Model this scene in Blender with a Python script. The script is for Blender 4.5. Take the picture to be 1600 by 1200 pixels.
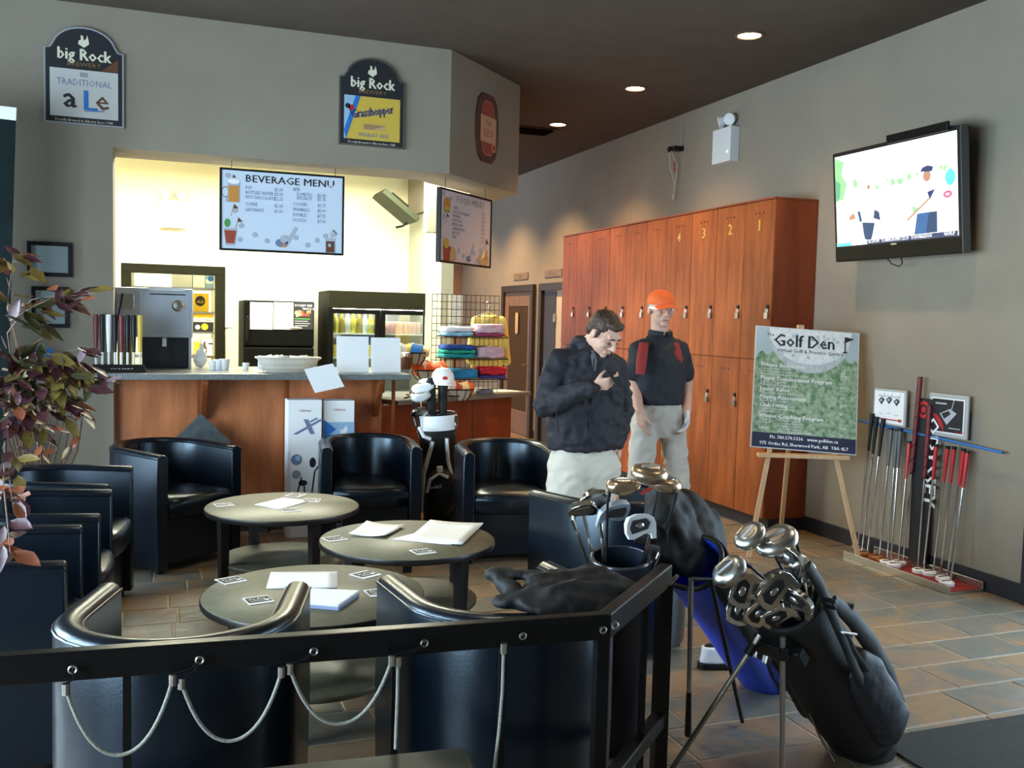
import bpy, math, random
from mathutils import Vector, Matrix, noise, Quaternion
import bmesh
random.seed(7)
S = bpy.context.scene
for o in list(bpy.data.objects): bpy.data.objects.remove(o)
C = S.collection
PI = math.pi
# ------------------------------------------------------------------ camera
CH = 1.53

def _frame():
    y = Vector((243-800, 487-600, 1500.)).normalized()
    up = Vector((1, .024, 0)).cross(y).normalized()
    if up.y > 0: up = -up
    x = y.cross(up)
    return x, y, up
_x, _y, _u = _frame()
def ray(px, py):
    d = Vector((px-800, py-600, 1500.))
    return Vector((_x.dot(d), _y.dot(d), _u.dot(d)))
def at(px, py, x=None, y=None, z=None):
    """measured point of the place: a sight line met with a known plane"""
    d = ray(px, py)
    t = (z-CH)/d.z if z is not None else (x/d.x if x is not None else y/d.y)
    return Vector((0, 0, CH)) + d*t
cd = bpy.data.cameras.new('camera'); cam = bpy.data.objects.new('camera', cd); C.objects.link(cam)
cd.sensor_width = 36; cd.lens = 33.75; cd.clip_start = .05
M = Matrix(((_x.x, -_x.y, -_x.z), (_y.x, -_y.y, -_y.z), (_u.x, -_u.y, -_u.z)))
cam.matrix_world = Matrix.Translation((0, 0, CH)) @ M.to_4x4()
S.camera = cam
# ------------------------------------------------------------------ light
S.view_settings.view_transform = 'Standard'; S.view_settings.look = 'None'
S.view_settings.gamma = 1; S.view_settings.use_curve_mapping = False
S.view_settings.exposure = 1.22
W = bpy.data.worlds.new('world'); S.world = W; W.use_nodes = True
W.node_tree.nodes['Background'].inputs[0].default_value = (.62, .78, 1, 1)
W.node_tree.nodes['Background'].inputs[1].default_value = 2.0
def area(name, loc, tgt, sx, sy, e, col, spread=None):
    l = bpy.data.lights.new(name, 'AREA'); l.shape = 'RECTANGLE'; l.size = sx; l.size_y = sy
    l.energy = e; l.color = col
    if spread: l.spread = spread
    o = bpy.data.objects.new(name, l); C.objects.link(o); o.location = loc
    o.rotation_euler = (Vector(tgt)-Vector(loc)).to_track_quat('-Z', 'Z').to_euler()
    return o
def spot(name, loc, e, col, ang=100, blend=.6, r=.06):
    l = bpy.data.lights.new(name, 'SPOT'); l.energy = e; l.color = col
    l.spot_size = math.radians(ang); l.spot_blend = blend; l.shadow_soft_size = r
    o = bpy.data.objects.new(name, l); C.objects.link(o); o.location = loc
    return o
WINX = -2.6
DAY = (.72, .85, 1)
for wy in (1.0, 3.1, 5.3):                      # daylight at the three windows of the left wall
    area('window_daylight', (WINX-.12, wy, 1.45), (5, wy, 1.1), 1.75, 2.3, 185, DAY)
area('entrance_daylight', (4.72, 2.6, 1.2), (0, 2.6, .6), 2.3, 2.0, 34, DAY)          # glazed entrance in the right wall, just out of the frame
area('bar_tube_light', (.2, 8.5, 2.9), (.2, 8.5, 0), 2.2, .5, 92, (1, .98, .76))
area('bar_tube_light', (1.9, 8.7, 2.9), (1.9, 8.7, 0), .9, .5, 50, (1, .98, .76))
area('store_tube_light', (.2, 11.0, 2.5), (.2, 11., 0), 1.0, .4, 30, (1, .98, .76))
WARM = (1, .62, .28)
for y, e in ((5.64, 34), (7.28, 55), (8.92, 85), (10.55, 130), (12.2, 140), (13.6, 80)):
    spot('downlight_lamp', (3.74, y, 3.42), e, WARM, 115, .8)
for x, y in ((.3, 4.9), (.9, 3.4), (3.74, 4.0), (3.2, 2.3)):   # more of the ceiling lights, above the lounge and out of the frame
    spot('downlight_lamp', (x, y, 3.42), 20, (1, .84, .58), 100, .8)
# ------------------------------------------------------------------ materials
MATS = {}
def mk(name, col, rough=.55, metal=0., var=0., vscale=6., bump=0., bscale=40., coat=0., emit=None, es=1., stretch=None, col2=None, spec=None, rnd=0., alpha=None, sheen=0.):
    if name in MATS: return MATS[name]
    m = bpy.data.materials.new(name); m.use_nodes = True; MATS[name] = m
    nt = m.node_tree; b = nt.nodes['Principled BSDF']; L = nt.links.new
    b.inputs['Base Color'].default_value = (*col, 1); b.inputs['Roughness'].default_value = rough
    b.inputs['Metallic'].default_value = metal; b.inputs['Coat Weight'].default_value = coat
    b.inputs['Coat Roughness'].default_value = .12
    if sheen: b.inputs['Sheen Weight'].default_value = sheen
    if spec is not None: b.inputs['Specular IOR Level'].default_value = spec
    if emit: b.inputs['Emission Color'].default_value = (*emit, 1); b.inputs['Emission Strength'].default_value = es
    tc = None
    def coords():
        t = nt.nodes.new('ShaderNodeTexCoord'); mp = nt.nodes.new('ShaderNodeMapping')
        L(t.outputs['Object'], mp.inputs[0])
        if stretch: mp.inputs['Scale'].default_value = stretch
        return mp
    if var or col2:
        mp = coords(); n = nt.nodes.new('ShaderNodeTexNoise'); n.inputs['Scale'].default_value = vscale
        n.inputs['Detail'].default_value = 5; n.inputs['Roughness'].default_value = .62
        L(mp.outputs[0], n.inputs['Vector'])
        r = nt.nodes.new('ShaderNodeValToRGB'); L(n.outputs[0], r.inputs[0])
        c2 = col2 or tuple(min(1, c*(1+var)) for c in col); c1 = col if col2 else tuple(c*(1-var) for c in col)
        r.color_ramp.elements[0].position = .36; r.color_ramp.elements[1].position = .64
        r.color_ramp.elements[0].color = (*c1, 1); r.color_ramp.elements[1].color = (*c2, 1)
        out = r.outputs[0]
        if rnd:
            oi = nt.nodes.new('ShaderNodeObjectInfo'); ma = nt.nodes.new('ShaderNodeMapRange')
            L(oi.outputs['Random'], ma.inputs[0]); ma.inputs[3].default_value = 1-rnd; ma.inputs[4].default_value = 1+rnd
            mx = nt.nodes.new('ShaderNodeMix'); mx.data_type = 'RGBA'; mx.blend_type = 'MULTIPLY'; mx.inputs[0].default_value = 1
            L(out, mx.inputs[6]); L(ma.outputs[0], mx.inputs[7]); out = mx.outputs[2]
        L(out, b.inputs['Base Color'])
    if bump:
        mp = coords(); n = nt.nodes.new('ShaderNodeTexNoise'); n.inputs['Scale'].default_value = bscale; n.inputs['Detail'].default_value = 4
        L(mp.outputs[0], n.inputs['Vector'])
        bn = nt.nodes.new('ShaderNodeBump'); bn.inputs['Strength'].default_value = bump; bn.inputs['Distance'].default_value = .01
        L(n.outputs[0], bn.inputs['Height']); L(bn.outputs[0], b.inputs['Normal'])
    if alpha is not None:
        b.inputs['Alpha'].default_value = alpha
    return m
def mk_glass(name, tint=(.9, .95, .95), gloss=.12):
    m = bpy.data.materials.new(name); m.use_nodes = True; nt = m.node_tree; L = nt.links.new
    nt.nodes.remove(nt.nodes['Principled BSDF']); o = nt.nodes['Material Output']
    t = nt.nodes.new('ShaderNodeBsdfTransparent'); t.inputs[0].default_value = (*tint, 1)
    g = nt.nodes.new('ShaderNodeBsdfGlossy'); g.inputs['Roughness'].default_value = .03
    x = nt.nodes.new('ShaderNodeMixShader'); x.inputs[0].default_value = gloss
    L(t.outputs[0], x.inputs[1]); L(g.outputs[0], x.inputs[2]); L(x.outputs[0], o.inputs[0]); return m
def mk_slate():
    m = bpy.data.materials.new('slate'); m.use_nodes = True; nt = m.node_tree; L = nt.links.new; b = nt.nodes['Principled BSDF']
    oi = nt.nodes.new('ShaderNodeObjectInfo'); g = nt.nodes.new('ShaderNodeNewGeometry')
    n = nt.nodes.new('ShaderNodeTexNoise'); n.inputs['Scale'].default_value = 3.2; n.inputs['Detail'].default_value = 6; n.inputs['Roughness'].default_value = .65
    n.inputs['Distortion'].default_value = .8
    off = nt.nodes.new('ShaderNodeVectorMath'); off.operation = 'MULTIPLY_ADD'
    cmb = nt.nodes.new('ShaderNodeCombineXYZ')
    for i in range(3): L(oi.outputs['Random'], cmb.inputs[i])
    L(cmb.outputs[0], off.inputs[0]); off.inputs[1].default_value = (37, 53, 11); L(g.outputs['Position'], off.inputs[2])
    L(off.outputs[0], n.inputs['Vector'])
    a = nt.nodes.new('ShaderNodeMath'); a.operation = 'MULTIPLY_ADD'; L(oi.outputs['Random'], a.inputs[0]); a.inputs[1].default_value = .62
    s = nt.nodes.new('ShaderNodeMath'); s.operation = 'MULTIPLY_ADD'; L(n.outputs[0], s.inputs[0]); s.inputs[1].default_value = .9; s.inputs[2].default_value = -.27
    L(s.outputs[0], a.inputs[2])
    r = nt.nodes.new('ShaderNodeValToRGB'); L(a.outputs[0], r.inputs[0]); cr = r.color_ramp
    cols = [(.0, (.10, .11, .10)), (.22, (.17, .160, .130)), (.42, (.26, .175, .110)), (.55, (.14, .148, .130)), (.72, (.30, .190, .100)), (.86, (.20, .160, .120)), (1, (.38, .27, .14))]
    cr.elements[0].position, cr.elements[0].color = cols[0][0], (*cols[0][1], 1)
    cr.elements[1].position, cr.elements[1].color = cols[-1][0], (*cols[-1][1], 1)
    for p, c in cols[1:-1]:
        e = cr.elements.new(p); e.color = (*c, 1)
    L(r.outputs[0], b.inputs['Base Color']); b.inputs['Roughness'].default_value = .38
    n2 = nt.nodes.new('ShaderNodeTexNoise'); n2.inputs['Scale'].default_value = 14; n2.inputs['Detail'].default_value = 6; L(off.outputs[0], n2.inputs['Vector'])
    bp = nt.nodes.new('ShaderNodeBump'); bp.inputs['Strength'].default_value = .35; bp.inputs['Distance'].default_value = .012
    L(n2.outputs[0], bp.inputs['Height']); L(bp.outputs[0], b.inputs['Normal'])
    return m
m_wall = mk('taupe_wall', (.255, .218, .168), .8, var=.04, vscale=3, bump=.12, bscale=90)
m_ceil = mk('brown_ceiling', (.064, .046, .031), .9, var=.1, vscale=4, bump=.2, bscale=60)
m_cream = mk('cream_bar_wall', (.80, .77, .58), .7, var=.02)
m_black = mk('black_paint', (.008, .008, .009), .45, spec=.25)
m_blackm = mk('black_metal', (.005, .005, .0055), .30, bump=.05, bscale=60, spec=.22)
m_trim = mk('navy_black_trim', (.016, .018, .026), .45)
m_olive = mk('olive_frame', (.012, .012, .006), .6, spec=.08)
m_appl = mk('black_appliance', (.003, .0035, .003), .6, spec=.06)
m_cherry = mk('cherry_wood', (.27, .075, .020), .5, var=.30, vscale=3.2, stretch=(3.2, 3.2, .5), spec=.25, rnd=.12)
m_cherry2 = mk('red_cherry_wood', (.21, .046, .017), .45, var=.18, vscale=3, stretch=(2.5, 2.5, .5), spec=.3)
m_barwood = mk('bar_front_wood', (.52, .175, .066), .36, var=.26, vscale=2.6, stretch=(3, 3, .6), coat=.3)
m_granite = mk('grey_laminate', (.155, .17, .17), .3, var=.25, vscale=60)
m_leather = mk('black_leather', (.0022, .0042, .0085), .28, bump=.06, bscale=130, coat=.22, spec=.45)
m_leather.node_tree.nodes['Principled BSDF'].inputs['Coat Roughness'].default_value = .28
m_leather.node_tree.nodes['Principled BSDF'].inputs['Specular Tint'].default_value = (.62, .82, 1, 1)  # blue of the daylight highlights put into the tint of the black leather
m_tabletop = mk('dark_table_laminate', (.125, .122, .078), .45, var=.12, vscale=30)  # olive reflection of ceiling and bar light put into the base colour
m_darkwood = mk('espresso_wood', (.014, .011, .010), .35)
m_white = mk('white_paper', (.86, .87, .88), .6)
m_offwhite = mk('off_white_plastic', (.66, .68, .68), .45)
m_chrome = mk('chrome', (.62, .60, .56), .16, 1.)
m_steel = mk('brushed_steel', (.46, .52, .60), .36, .35, bump=.04, bscale=80)
m_silver = mk('satin_silver', (.50, .49, .46), .3, 1.)
m_brass = mk('gold_number', (.75, .48, .10), .35, .6)
m_grout = mk('grout', (.46, .39, .28), .8, var=.15, vscale=14)
m_slate = mk_slate()
m_glass = mk_glass('pane_glass')
m_rubber = mk('black_rubber', (.013, .013, .013), .7)
m_nylon = mk('black_nylon', (.0032, .0033, .004), .68, bump=.18, bscale=45)
m_navyny = mk('navy_nylon', (.009, .0095, .016), .6, bump=.15, bscale=45)
m_blueny = mk('royal_blue_nylon', (.010, .075, .75), .42, bump=.12, bscale=40)
m_skin = mk('skin', (.62, .36, .26), .5, var=.06, vscale=12)
m_skin2 = mk('tanned_skin', (.60, .34, .25), .5, var=.06, vscale=12)
m_hair = mk('brown_hair', (.050, .024, .013), .55, var=.45, vscale=40, stretch=(1, 1, .3), bump=.6, bscale=90)
m_jacket = mk('navy_black_cotton', (.011, .010, .016), .75, var=.12, vscale=30, bump=.2, bscale=50)
m_chino = mk('pale_chino', (.58, .53, .44), .75, var=.05, vscale=8, bump=.12, bscale=30)
m_chino2 = mk('light_grey_trousers', (.46, .43, .38), .75, var=.05, vscale=8, bump=.12, bscale=30)
m_red = mk('red_plastic', (.50, .018, .022), .4)
m_maroon = mk('maroon_wrap', (.16, .018, .022), .5)
m_yellow = mk('yellow_card', (.78, .52, .02), .5)
m_orange = mk('orange_cap', (.85, .13, .02), .7, bump=.1, bscale=80)
m_lightwood = mk('pale_pine', (.62, .40, .22), .5, var=.12, vscale=8, stretch=(4, 4, .4))
m_rope = mk('grey_cord', (.28, .27, .23), .6, bump=.4, bscale=200)
m_green = mk('leaf_green_print', (.08, .30, .06), .6)
m_blue = mk('blue_print', (.02, .16, .50), .5)
m_teal = mk('teal_print', (.04, .42, .48), .5)
m_greyc = mk('grey_print', (.30, .31, .33), .6)
m_ink = mk('black_ink', (.012, .012, .016), .6)
m_inkb = mk('blue_grey_ink', (.16, .20, .34), .6)
m_brown = mk('brown_print', (.12, .045, .02), .6)
m_tan = mk('tan_print', (.55, .36, .17), .6)
m_navy = mk('navy_print', (.018, .022, .06), .5)
# ------------------------------------------------------------------ mesh helpers
class MB:
    def __init__(s): s.v = []; s.f = []; s.m = []
    def add(s, vs, fs, m=0, M=None):
        k = len(s.v)
        s.v += [tuple(M @ Vector(p)) for p in vs] if M else [tuple(p) for p in vs]
        for f in fs: s.f.append([i+k for i in f]); s.m.append(m)
        return s
    def box(s, x0, y0, z0, x1, y1, z1, m=0, M=None):
        vs = [(x, y, z) for z in (z0, z1) for y in (y0, y1) for x in (x0, x1)]
        return s.add(vs, [(0, 2, 3, 1), (4, 5, 7, 6), (0, 1, 5, 4), (2, 6, 7, 3), (0, 4, 6, 2), (1, 3, 7, 5)], m, M)
    def loft(s, rings, m=0, caps=(1, 1), closed=True, M=None):
        n = len(rings[0]); vs = [p for r in rings for p in r]; fs = []
        for i in range(len(rings)-1):
            for j in range(n if closed else n-1):
                a = i*n+j; b = i*n+(j+1) % n
                fs.append((a, b, b+n, a+n))
        if caps[0]: fs.append(tuple(range(n-1, -1, -1)))
        if caps[1]: fs.append(tuple(range((len(rings)-1)*n, len(rings)*n)))
        return s.add(vs, fs, m, M)
    def tube(s, pts, r, n=8, m=0, caps=(1, 1), M=None, asp=(1, 1)):
        pts = [Vector(p) for p in pts]; rings = []; prev = None
        for i, p in enumerate(pts):
            t = (pts[min(i+1, len(pts)-1)]-pts[max(i-1, 0)]).normalized()
            if prev is None:
                a = Vector((0, 0, 1)) if abs(t.z) < .9 else Vector((1, 0, 0))
                u = t.cross(a).normalized()
            else:
                u = (prev-t*prev.dot(t)).normalized()
            prev = u; w = t.cross(u); rr = r[i] if isinstance(r, (list, tuple)) else r
            rings.append([p+(u*math.cos(q)*asp[0]+w*math.sin(q)*asp[1])*rr for q in [2*PI*k/n for k in range(n)]])
        return s.loft(rings, m, caps, True, M)
    def cap(s, p0, p1, r0, r1, n=10, m=0):
        """closed tapered capsule"""
        p0 = Vector(p0); p1 = Vector(p1); t = (p1-p0).normalized(); pts = []; rs = []
        for a in (85, 60, 30): pts.append(p0-t*r0*math.sin(math.radians(a))); rs.append(r0*math.cos(math.radians(a)))
        pts.append(p0); rs.append(r0); pts.append(p1); rs.append(r1)
        for a in (30, 60, 85): pts.append(p1+t*r1*math.sin(math.radians(a))); rs.append(r1*math.cos(math.radians(a)))
        return s.tube(pts, rs, n, m)
    def stack(s, secs, n=16, m=0, M=None, e=2.0):
        """sections (centre, rx, ry) in horizontal planes, closed"""
        rings = []
        for c, rx, ry in secs:
            ring = []
            for k in range(n):
                q = 2*PI*k/n; cx, sx = math.cos(q), math.sin(q)
                ring.append((c[0]+rx*math.copysign(abs(cx)**(2/e), cx), c[1]+ry*math.copysign(abs(sx)**(2/e), sx), c[2]))
            rings.append(ring)
        return s.loft(rings, m, (1, 1), True, M)
    def ell(s, c, r, n=12, m=0, M=None):
        secs = []
        for i in range(n//2+1):
            a = -PI/2+PI*i/(n//2); k = max(math.cos(a), .03)
            secs.append(((c[0], c[1], c[2]+r[2]*math.sin(a)), r[0]*k, r[1]*k))
        return s.stack(secs, n, m, M)
    def lathe(s, prof, n=20, c=(0, 0, 0), m=0, caps=(1, 1), M=None):
        return s.loft([[(c[0]+r*math.cos(2*PI*k/n), c[1]+r*math.sin(2*PI*k/n), c[2]+z) for k in range(n)] for r, z in prof], m, caps, True, M)
    def prism(s, poly, z0, z1, m=0, M=None):
        return s.loft([[(x, y, z0) for x, y in poly], [(x, y, z1) for x, y in poly]], m, (1, 1), True, M)
    def grid(s, nx, ny, fn, m=0, M=None):
        vs = [fn(i/nx, j/ny) for j in range(ny+1) for i in range(nx+1)]
        fs = [(j*(nx+1)+i, j*(nx+1)+i+1, (j+1)*(nx+1)+i+1, (j+1)*(nx+1)+i) for j in range(ny) for i in range(nx)]
        return s.add(vs, fs, m, M)
    def build(s, name, mats, parent=None, smooth=True, bevel=0., seg=2, solid=0., ang=35, sub=0):
        me = bpy.data.meshes.new(name); me.from_pydata(s.v, [], s.f)
        if not isinstance(mats, (list, tuple)): mats = [mats]
        for m in mats: me.materials.append(m)
        if len(mats) > 1: me.polygons.foreach_set('material_index', s.m)
        bm = bmesh.new(); bm.from_mesh(me); bmesh.ops.recalc_face_normals(bm, faces=bm.faces); bm.to_mesh(me); bm.free()
        if smooth:
            me.shade_smooth(); me.set_sharp_from_angle(angle=math.radians(ang))
        o = bpy.data.objects.new(name, me); C.objects.link(o)
        if parent: o.parent = parent
        if solid:
            k = o.modifiers.new('solid', 'SOLIDIFY'); k.thickness = solid; k.offset = 0
        if sub:
            k = o.modifiers.new('sub', 'SUBSURF'); k.levels = sub; k.render_levels = sub
        if bevel:
            k = o.modifiers.new('bevel', 'BEVEL'); k.width = bevel; k.segments = seg; k.limit_method = 'ANGLE'; k.angle_limit = math.radians(40)
        return o
def thing(name, label, cat, loc=(0, 0, 0), rz=0., group=None, rot=None):
    o = bpy.data.objects.new(name, None); C.objects.link(o); o.location = loc
    o.rotation_euler = rot if rot else (0, 0, rz); o.empty_display_size = .1
    o['label'] = label; o['category'] = cat
    if group: o['group'] = group
    return o
def tag(o, label, cat, group=None):
    o['label'] = label; o['category'] = cat
    if group: o['group'] = group
    return o
def struct(o): o['kind'] = 'structure'; return o
def dup(root, loc=None, rz=None, label=None, group=None, mw=None):
    r = root.copy(); C.objects.link(r)
    if mw is not None: r.matrix_world = mw
    else: r.location = loc; r.rotation_euler = (0, 0, rz or 0)
    if label: r['label'] = label
    if group: r['group'] = group
    for ch in list(root.children):
        c = ch.copy(); C.objects.link(c); c.parent = r
        for g in ch.children:
            d = g.copy(); C.objects.link(d); d.parent = c
    return r
_fonts = {}
def text_mesh(t, size, align='LEFT', shear=0.):
    cu = bpy.data.curves.new('t', 'FONT'); cu.body = t; cu.size = size; cu.align_x = align; cu.resolution_u = 1; cu.shear = shear
    ob = bpy.data.objects.new('t', cu); me = bpy.data.meshes.new_from_object(ob)
    vs = [tuple(v.co) for v in me.vertices]; fs = [tuple(p.vertices) for p in me.polygons]
    bpy.data.objects.remove(ob); bpy.data.meshes.remove(me); bpy.data.curves.remove(cu)
    return vs, fs
class Flat:
    """flat print: coloured shapes in a plane, one thin layer above the other"""
    LAY = .0008
    def __init__(s, mode='wall'): s.mb = MB(); s.mats = []; s.mode = mode
    def mi(s, m):
        if m not in s.mats: s.mats.append(m)
        return s.mats.index(m)
    def P(s, u, v, l):
        n = (l+1)*s.LAY
        return (u, -n, v) if s.mode == 'wall' else (u, v, n)
    def poly(s, pts, m, l=0):
        s.mb.add([s.P(u, v, l) for u, v in pts], [tuple(range(len(pts)))], s.mi(m)); return s
    def rect(s, a, b, c, d, m, l=0): return s.poly([(a, b), (c, b), (c, d), (a, d)], m, l)
    def disc(s, u, v, r, m, l=0, ry=None, n=16, a0=0, a1=2*PI):
        return s.poly([(u+r*math.cos(a0+(a1-a0)*k/n), v+(ry or r)*math.sin(a0+(a1-a0)*k/n)) for k in range(n+(0 if a1-a0 >= 6.28 else 1))], m, l)
    def line(s, pts, w, m, l=0):
        for (a, b), (c, d) in zip(pts, pts[1:]):
            q = math.hypot(c-a, d-b) or 1; nx, ny = -(d-b)/q*w/2, (c-a)/q*w/2
            s.poly([(a-nx, b-ny), (c-nx, d-ny), (c+nx, d+ny), (a+nx, b+ny)], m, l)
        return s
    def text(s, t, u, v, size, m, l=2, align='LEFT', bold=0., shear=0., sx=1., rot=0.):
        vs, fs = text_mesh(t, size, align, shear)
        ca, sa = math.cos(rot), math.sin(rot)
        for d in ([0.] if not bold else [-bold, 0., bold]):
            s.mb.add([s.P(u+(x*sx+d)*ca-y*sa, v+(x*sx+d)*sa+y*ca, l+(.15*d/bold if bold else 0)) for x, y, z in vs], fs, s.mi(m))
        return s
    def build(s, name, parent=None, loc=(0, 0, 0), rot=(0, 0, 0)):
        o = s.mb.build(name, s.mats, parent, smooth=False); o.location = loc; o.rotation_euler = rot
        return o
def bake(mb, voxel, smooth=6, disp=None):
    """closed overlapping solids -> one continuous surface (verts, faces)"""
    me = bpy.data.meshes.new('b'); me.from_pydata(mb.v, [], mb.f)
    bm = bmesh.new(); bm.from_mesh(me); bmesh.ops.recalc_face_normals(bm, faces=bm.faces); bm.to_mesh(me); bm.free()
    ob = bpy.data.objects.new('b', me); C.objects.link(ob)
    k = ob.modifiers.new('r', 'REMESH'); k.mode = 'VOXEL'; k.voxel_size = voxel
    if smooth:
        k = ob.modifiers.new('s', 'SMOOTH'); k.factor = .5; k.iterations = smooth
    bpy.context.view_layer.update()
    dg = bpy.context.evaluated_depsgraph_get()
    r = bpy.data.meshes.new_from_object(ob.evaluated_get(dg))
    bpy.data.objects.remove(ob); bpy.data.meshes.remove(me)
    if disp:
        ns = [v.normal.copy() for v in r.vertices]
        for v, n in zip(r.vertices, ns):
            v.co += n*disp(v.co)
    r.shade_smooth()
    return r
def mesh_obj(name, me, mat, parent=None):
    me.name = name; me.materials.clear(); me.materials.append(mat)
    o = bpy.data.objects.new(name, me); C.objects.link(o)
    if parent: o.parent = parent
    return o
def frame_from(axis, roll=0., ref=(0, 0, 1)):
    """3x3 with Z along axis"""
    z = Vector(axis).normalized(); r = Vector(ref)
    if abs(z.dot(r)) > .95: r = Vector((0, -1, 0))
    x = r.cross(z).normalized(); y = z.cross(x)
    m = Matrix((x, y, z)).transposed()
    return m @ Matrix.Rotation(roll, 3, 'Z')
# ================================================================== the setting
ZC = 3.48; XR = 4.6; YB = 6.85; XJ = -.26
def sbox(name, mat, *b, bevel=0.):
    return struct(MB().box(*b).build(name, mat, None, smooth=False, bevel=bevel))
def thing_s(name, loc, rz):
    o = bpy.data.objects.new(name, None); C.objects.link(o); o.location = loc; o.rotation_euler = (0, 0, rz); return o
fl = sbox('floor', m_grout, WINX-.3, -2.6, -.12, XR+.3, 15., -.0035)
# slate floor tiles: long rows across the room, staggered joints
TR = .262
tile_me = None
rest = MB(); ntile = 0
y = 2.05-TR*18
row = 0
rr = random.Random(3)
while y < 14.9:
    x = WINX-.2-rr.random()*.4
    while x < XR+.2:
        w = rr.choice((.262, .40, .40, .40, .53))
        x1 = min(x+w, XR+.2); g = .0045
        cx, cy = (x+x1)/2, y+TR/2
        near = -.75+.0*cy < cx < 4.6 and 2.2 < cy < 6.15 and x1-x > .1
        hz = rr.uniform(-.001, .001)
        if near and ntile < 300:
            if tile_me is None:
                t = MB().loft([[(-.5, -.5, -.004), (.5, -.5, -.004), (.5, .5, -.004), (-.5, .5, -.004)],
                               [(-.5, -.5, -.0015), (.5, -.5, -.0015), (.5, .5, -.0015), (-.5, .5, -.0015)],
                               [(-.49, -.485, 0), (.49, -.485, 0), (.49, .485, 0), (-.49, .485, 0)]], 0, (0, 1)).build('tile', m_slate, fl, smooth=False)
                tile_me = t.data
            else:
                t = bpy.data.objects.new('tile', tile_me); C.objects.link(t); t.parent = fl
            t.location = (cx, cy, hz); t.scale = (x1-x-2*g, TR-2*g, 1); ntile += 1
        elif x1-x > .03:
            rest.add([(x+g, y+g, hz), (x1-g, y+g, hz), (x1-g, y+TR-g, hz), (x+g, y+TR-g, hz)], [(0, 1, 2, 3)])
        x = x1
    y += TR; row += 1
rt = rest.build('tile_field', m_slate, fl, smooth=False); rt['kind'] = 'stuff'
# per-island colour for the joined far tiles comes from the noise of the stone itself
sbox('ceiling', m_ceil, WINX-.3, -2.6, ZC, XR+.3, 15., ZC+.12)
struct(MB().box(XR, -2.6, -.1, XR+.15, 1.3, ZC+.05).box(XR, 3.93, -.1, XR+.15, 15., ZC+.05).box(XR, 1.3, 2.45, XR+.15, 3.93, ZC+.05).build('wall_right', m_wall, None, smooth=False))
sbox('wall_rear', m_wall, WINX-.3, -2.75, -.1, XR+.3, -2.6, ZC+.05)
sbox('wall_far', mk('hall_wall', (.36, .22, .16), .8), 2.0, 14.75, -.1, XR+.3, 14.9, ZC+.05)
# back wall left of the bar + header above the opening (one L shaped piece, mitred corner)
wb = MB()
wb.box(WINX-.2, YB, -.1, XJ, YB+.43, ZC+.02)
struct(wb.build('wall_back', m_wall, None, smooth=False))
CX, CY = 2.02, YB; DX, DY = 2.85, 7.63
hd = MB()
hd.prism([(XJ, YB), (CX, CY), (DX, DY), (DX, 10.1), (DX-.35, 10.1), (DX-.35, DY+.2), (CX-.15, YB+.43), (XJ, YB+.43)], 2.59, ZC+.02)
struct(hd.build('wall_header', m_wall, None, smooth=False))
# bar interior
bi = MB()
bi.box(-1.2, 10., -.1, -.23, 10.15, 3.2)
bi.box(.57, 10., -.1, 2.66, 10.15, 3.2)
bi.box(-.23, 10., 1.93, .57, 10.15, 3.2)
struct(bi.build('wall_bar_back', m_cream, None, smooth=False))
sbox('wall_bar_left', m_cream, -1.3, YB+.43, -.1, -1.2, 12., 3.2)
struct(MB().box(2.52, 8.75, -.1, 2.64, 10., 3.2).box(2.36, 8.7, 2.33, 2.85, 8.82, 3.2).build('wall_bar_right', mk('sage_wall', (.36, .36, .28), .75), None, smooth=False))
struct(MB().prism([(-1.3, YB+.42), (1.80, YB+.42), (2.46, 7.88), (2.46, 10.1), (2.66, 10.1), (2.66, 12), (-1.3, 12)], 3.0, 3.08).build('ceiling_bar', m_cream, None, smooth=False))
sbox('wall_store_back', m_cream, -1.3, 11.9, -.1, 2.0, 12., 3.0)
sbox('wall_store_right', m_cream, 1.2, 10.15, -.1, 1.3, 11.9, 3.0)
# storeroom doorway frame
df = MB().box(-.31, 9.97, 0, -.22, 10.17, 1.905).box(.56, 9.97, 0, .65, 10.17, 1.905).box(-.31, 9.97, 1.905, .65, 10.17, 1.99)
struct(df.build('trim_1', m_olive, None, smooth=False, bevel=.004))
# baseboards
sbox('baseboard_right', m_trim, XR-.014, 3.98, 0, XR, 5.95, .11, bevel=.003)
sbox('baseboard_back', m_trim, WINX, YB-.014, 0, XJ, YB, .11, bevel=.003)
bb = MB().box(XR-.014, 9.87, 0, XR, 10.55, .11).box(XR-.014, 11.52, 0, XR, 11.5, .11).box(XR-.014, 12.8, 0, XR, 14.75, .11)
struct(bb.build('baseboard_hall', m_trim, None, smooth=False))
# dark entrance frame at the near end of the right wall
dk = MB().box(XR-.03, 3.86, 0, XR+.10, 3.99, 2.5).box(XR-.03, 1.24, 0, XR+.10, 1.37, 2.5).box(XR-.03, 1.371, 2.39, XR+.10, 3.859, 2.5)
struct(dk.build('trim_2', m_trim, None, smooth=False, bevel=.005))
r = struct(thing_s('window_4', (XR, 2.615, 0), -PI/2))
MB().box(-1.24, .05, .0, 1.24, .056, 2.388).build('pane', m_glass, r, smooth=False)
MB().box(-1.24, .03, 0, 1.24, .08, .10).box(-.03, .03, .10, .03, .08, 2.388).build('window_frame', m_trim, r, smooth=False)
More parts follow.
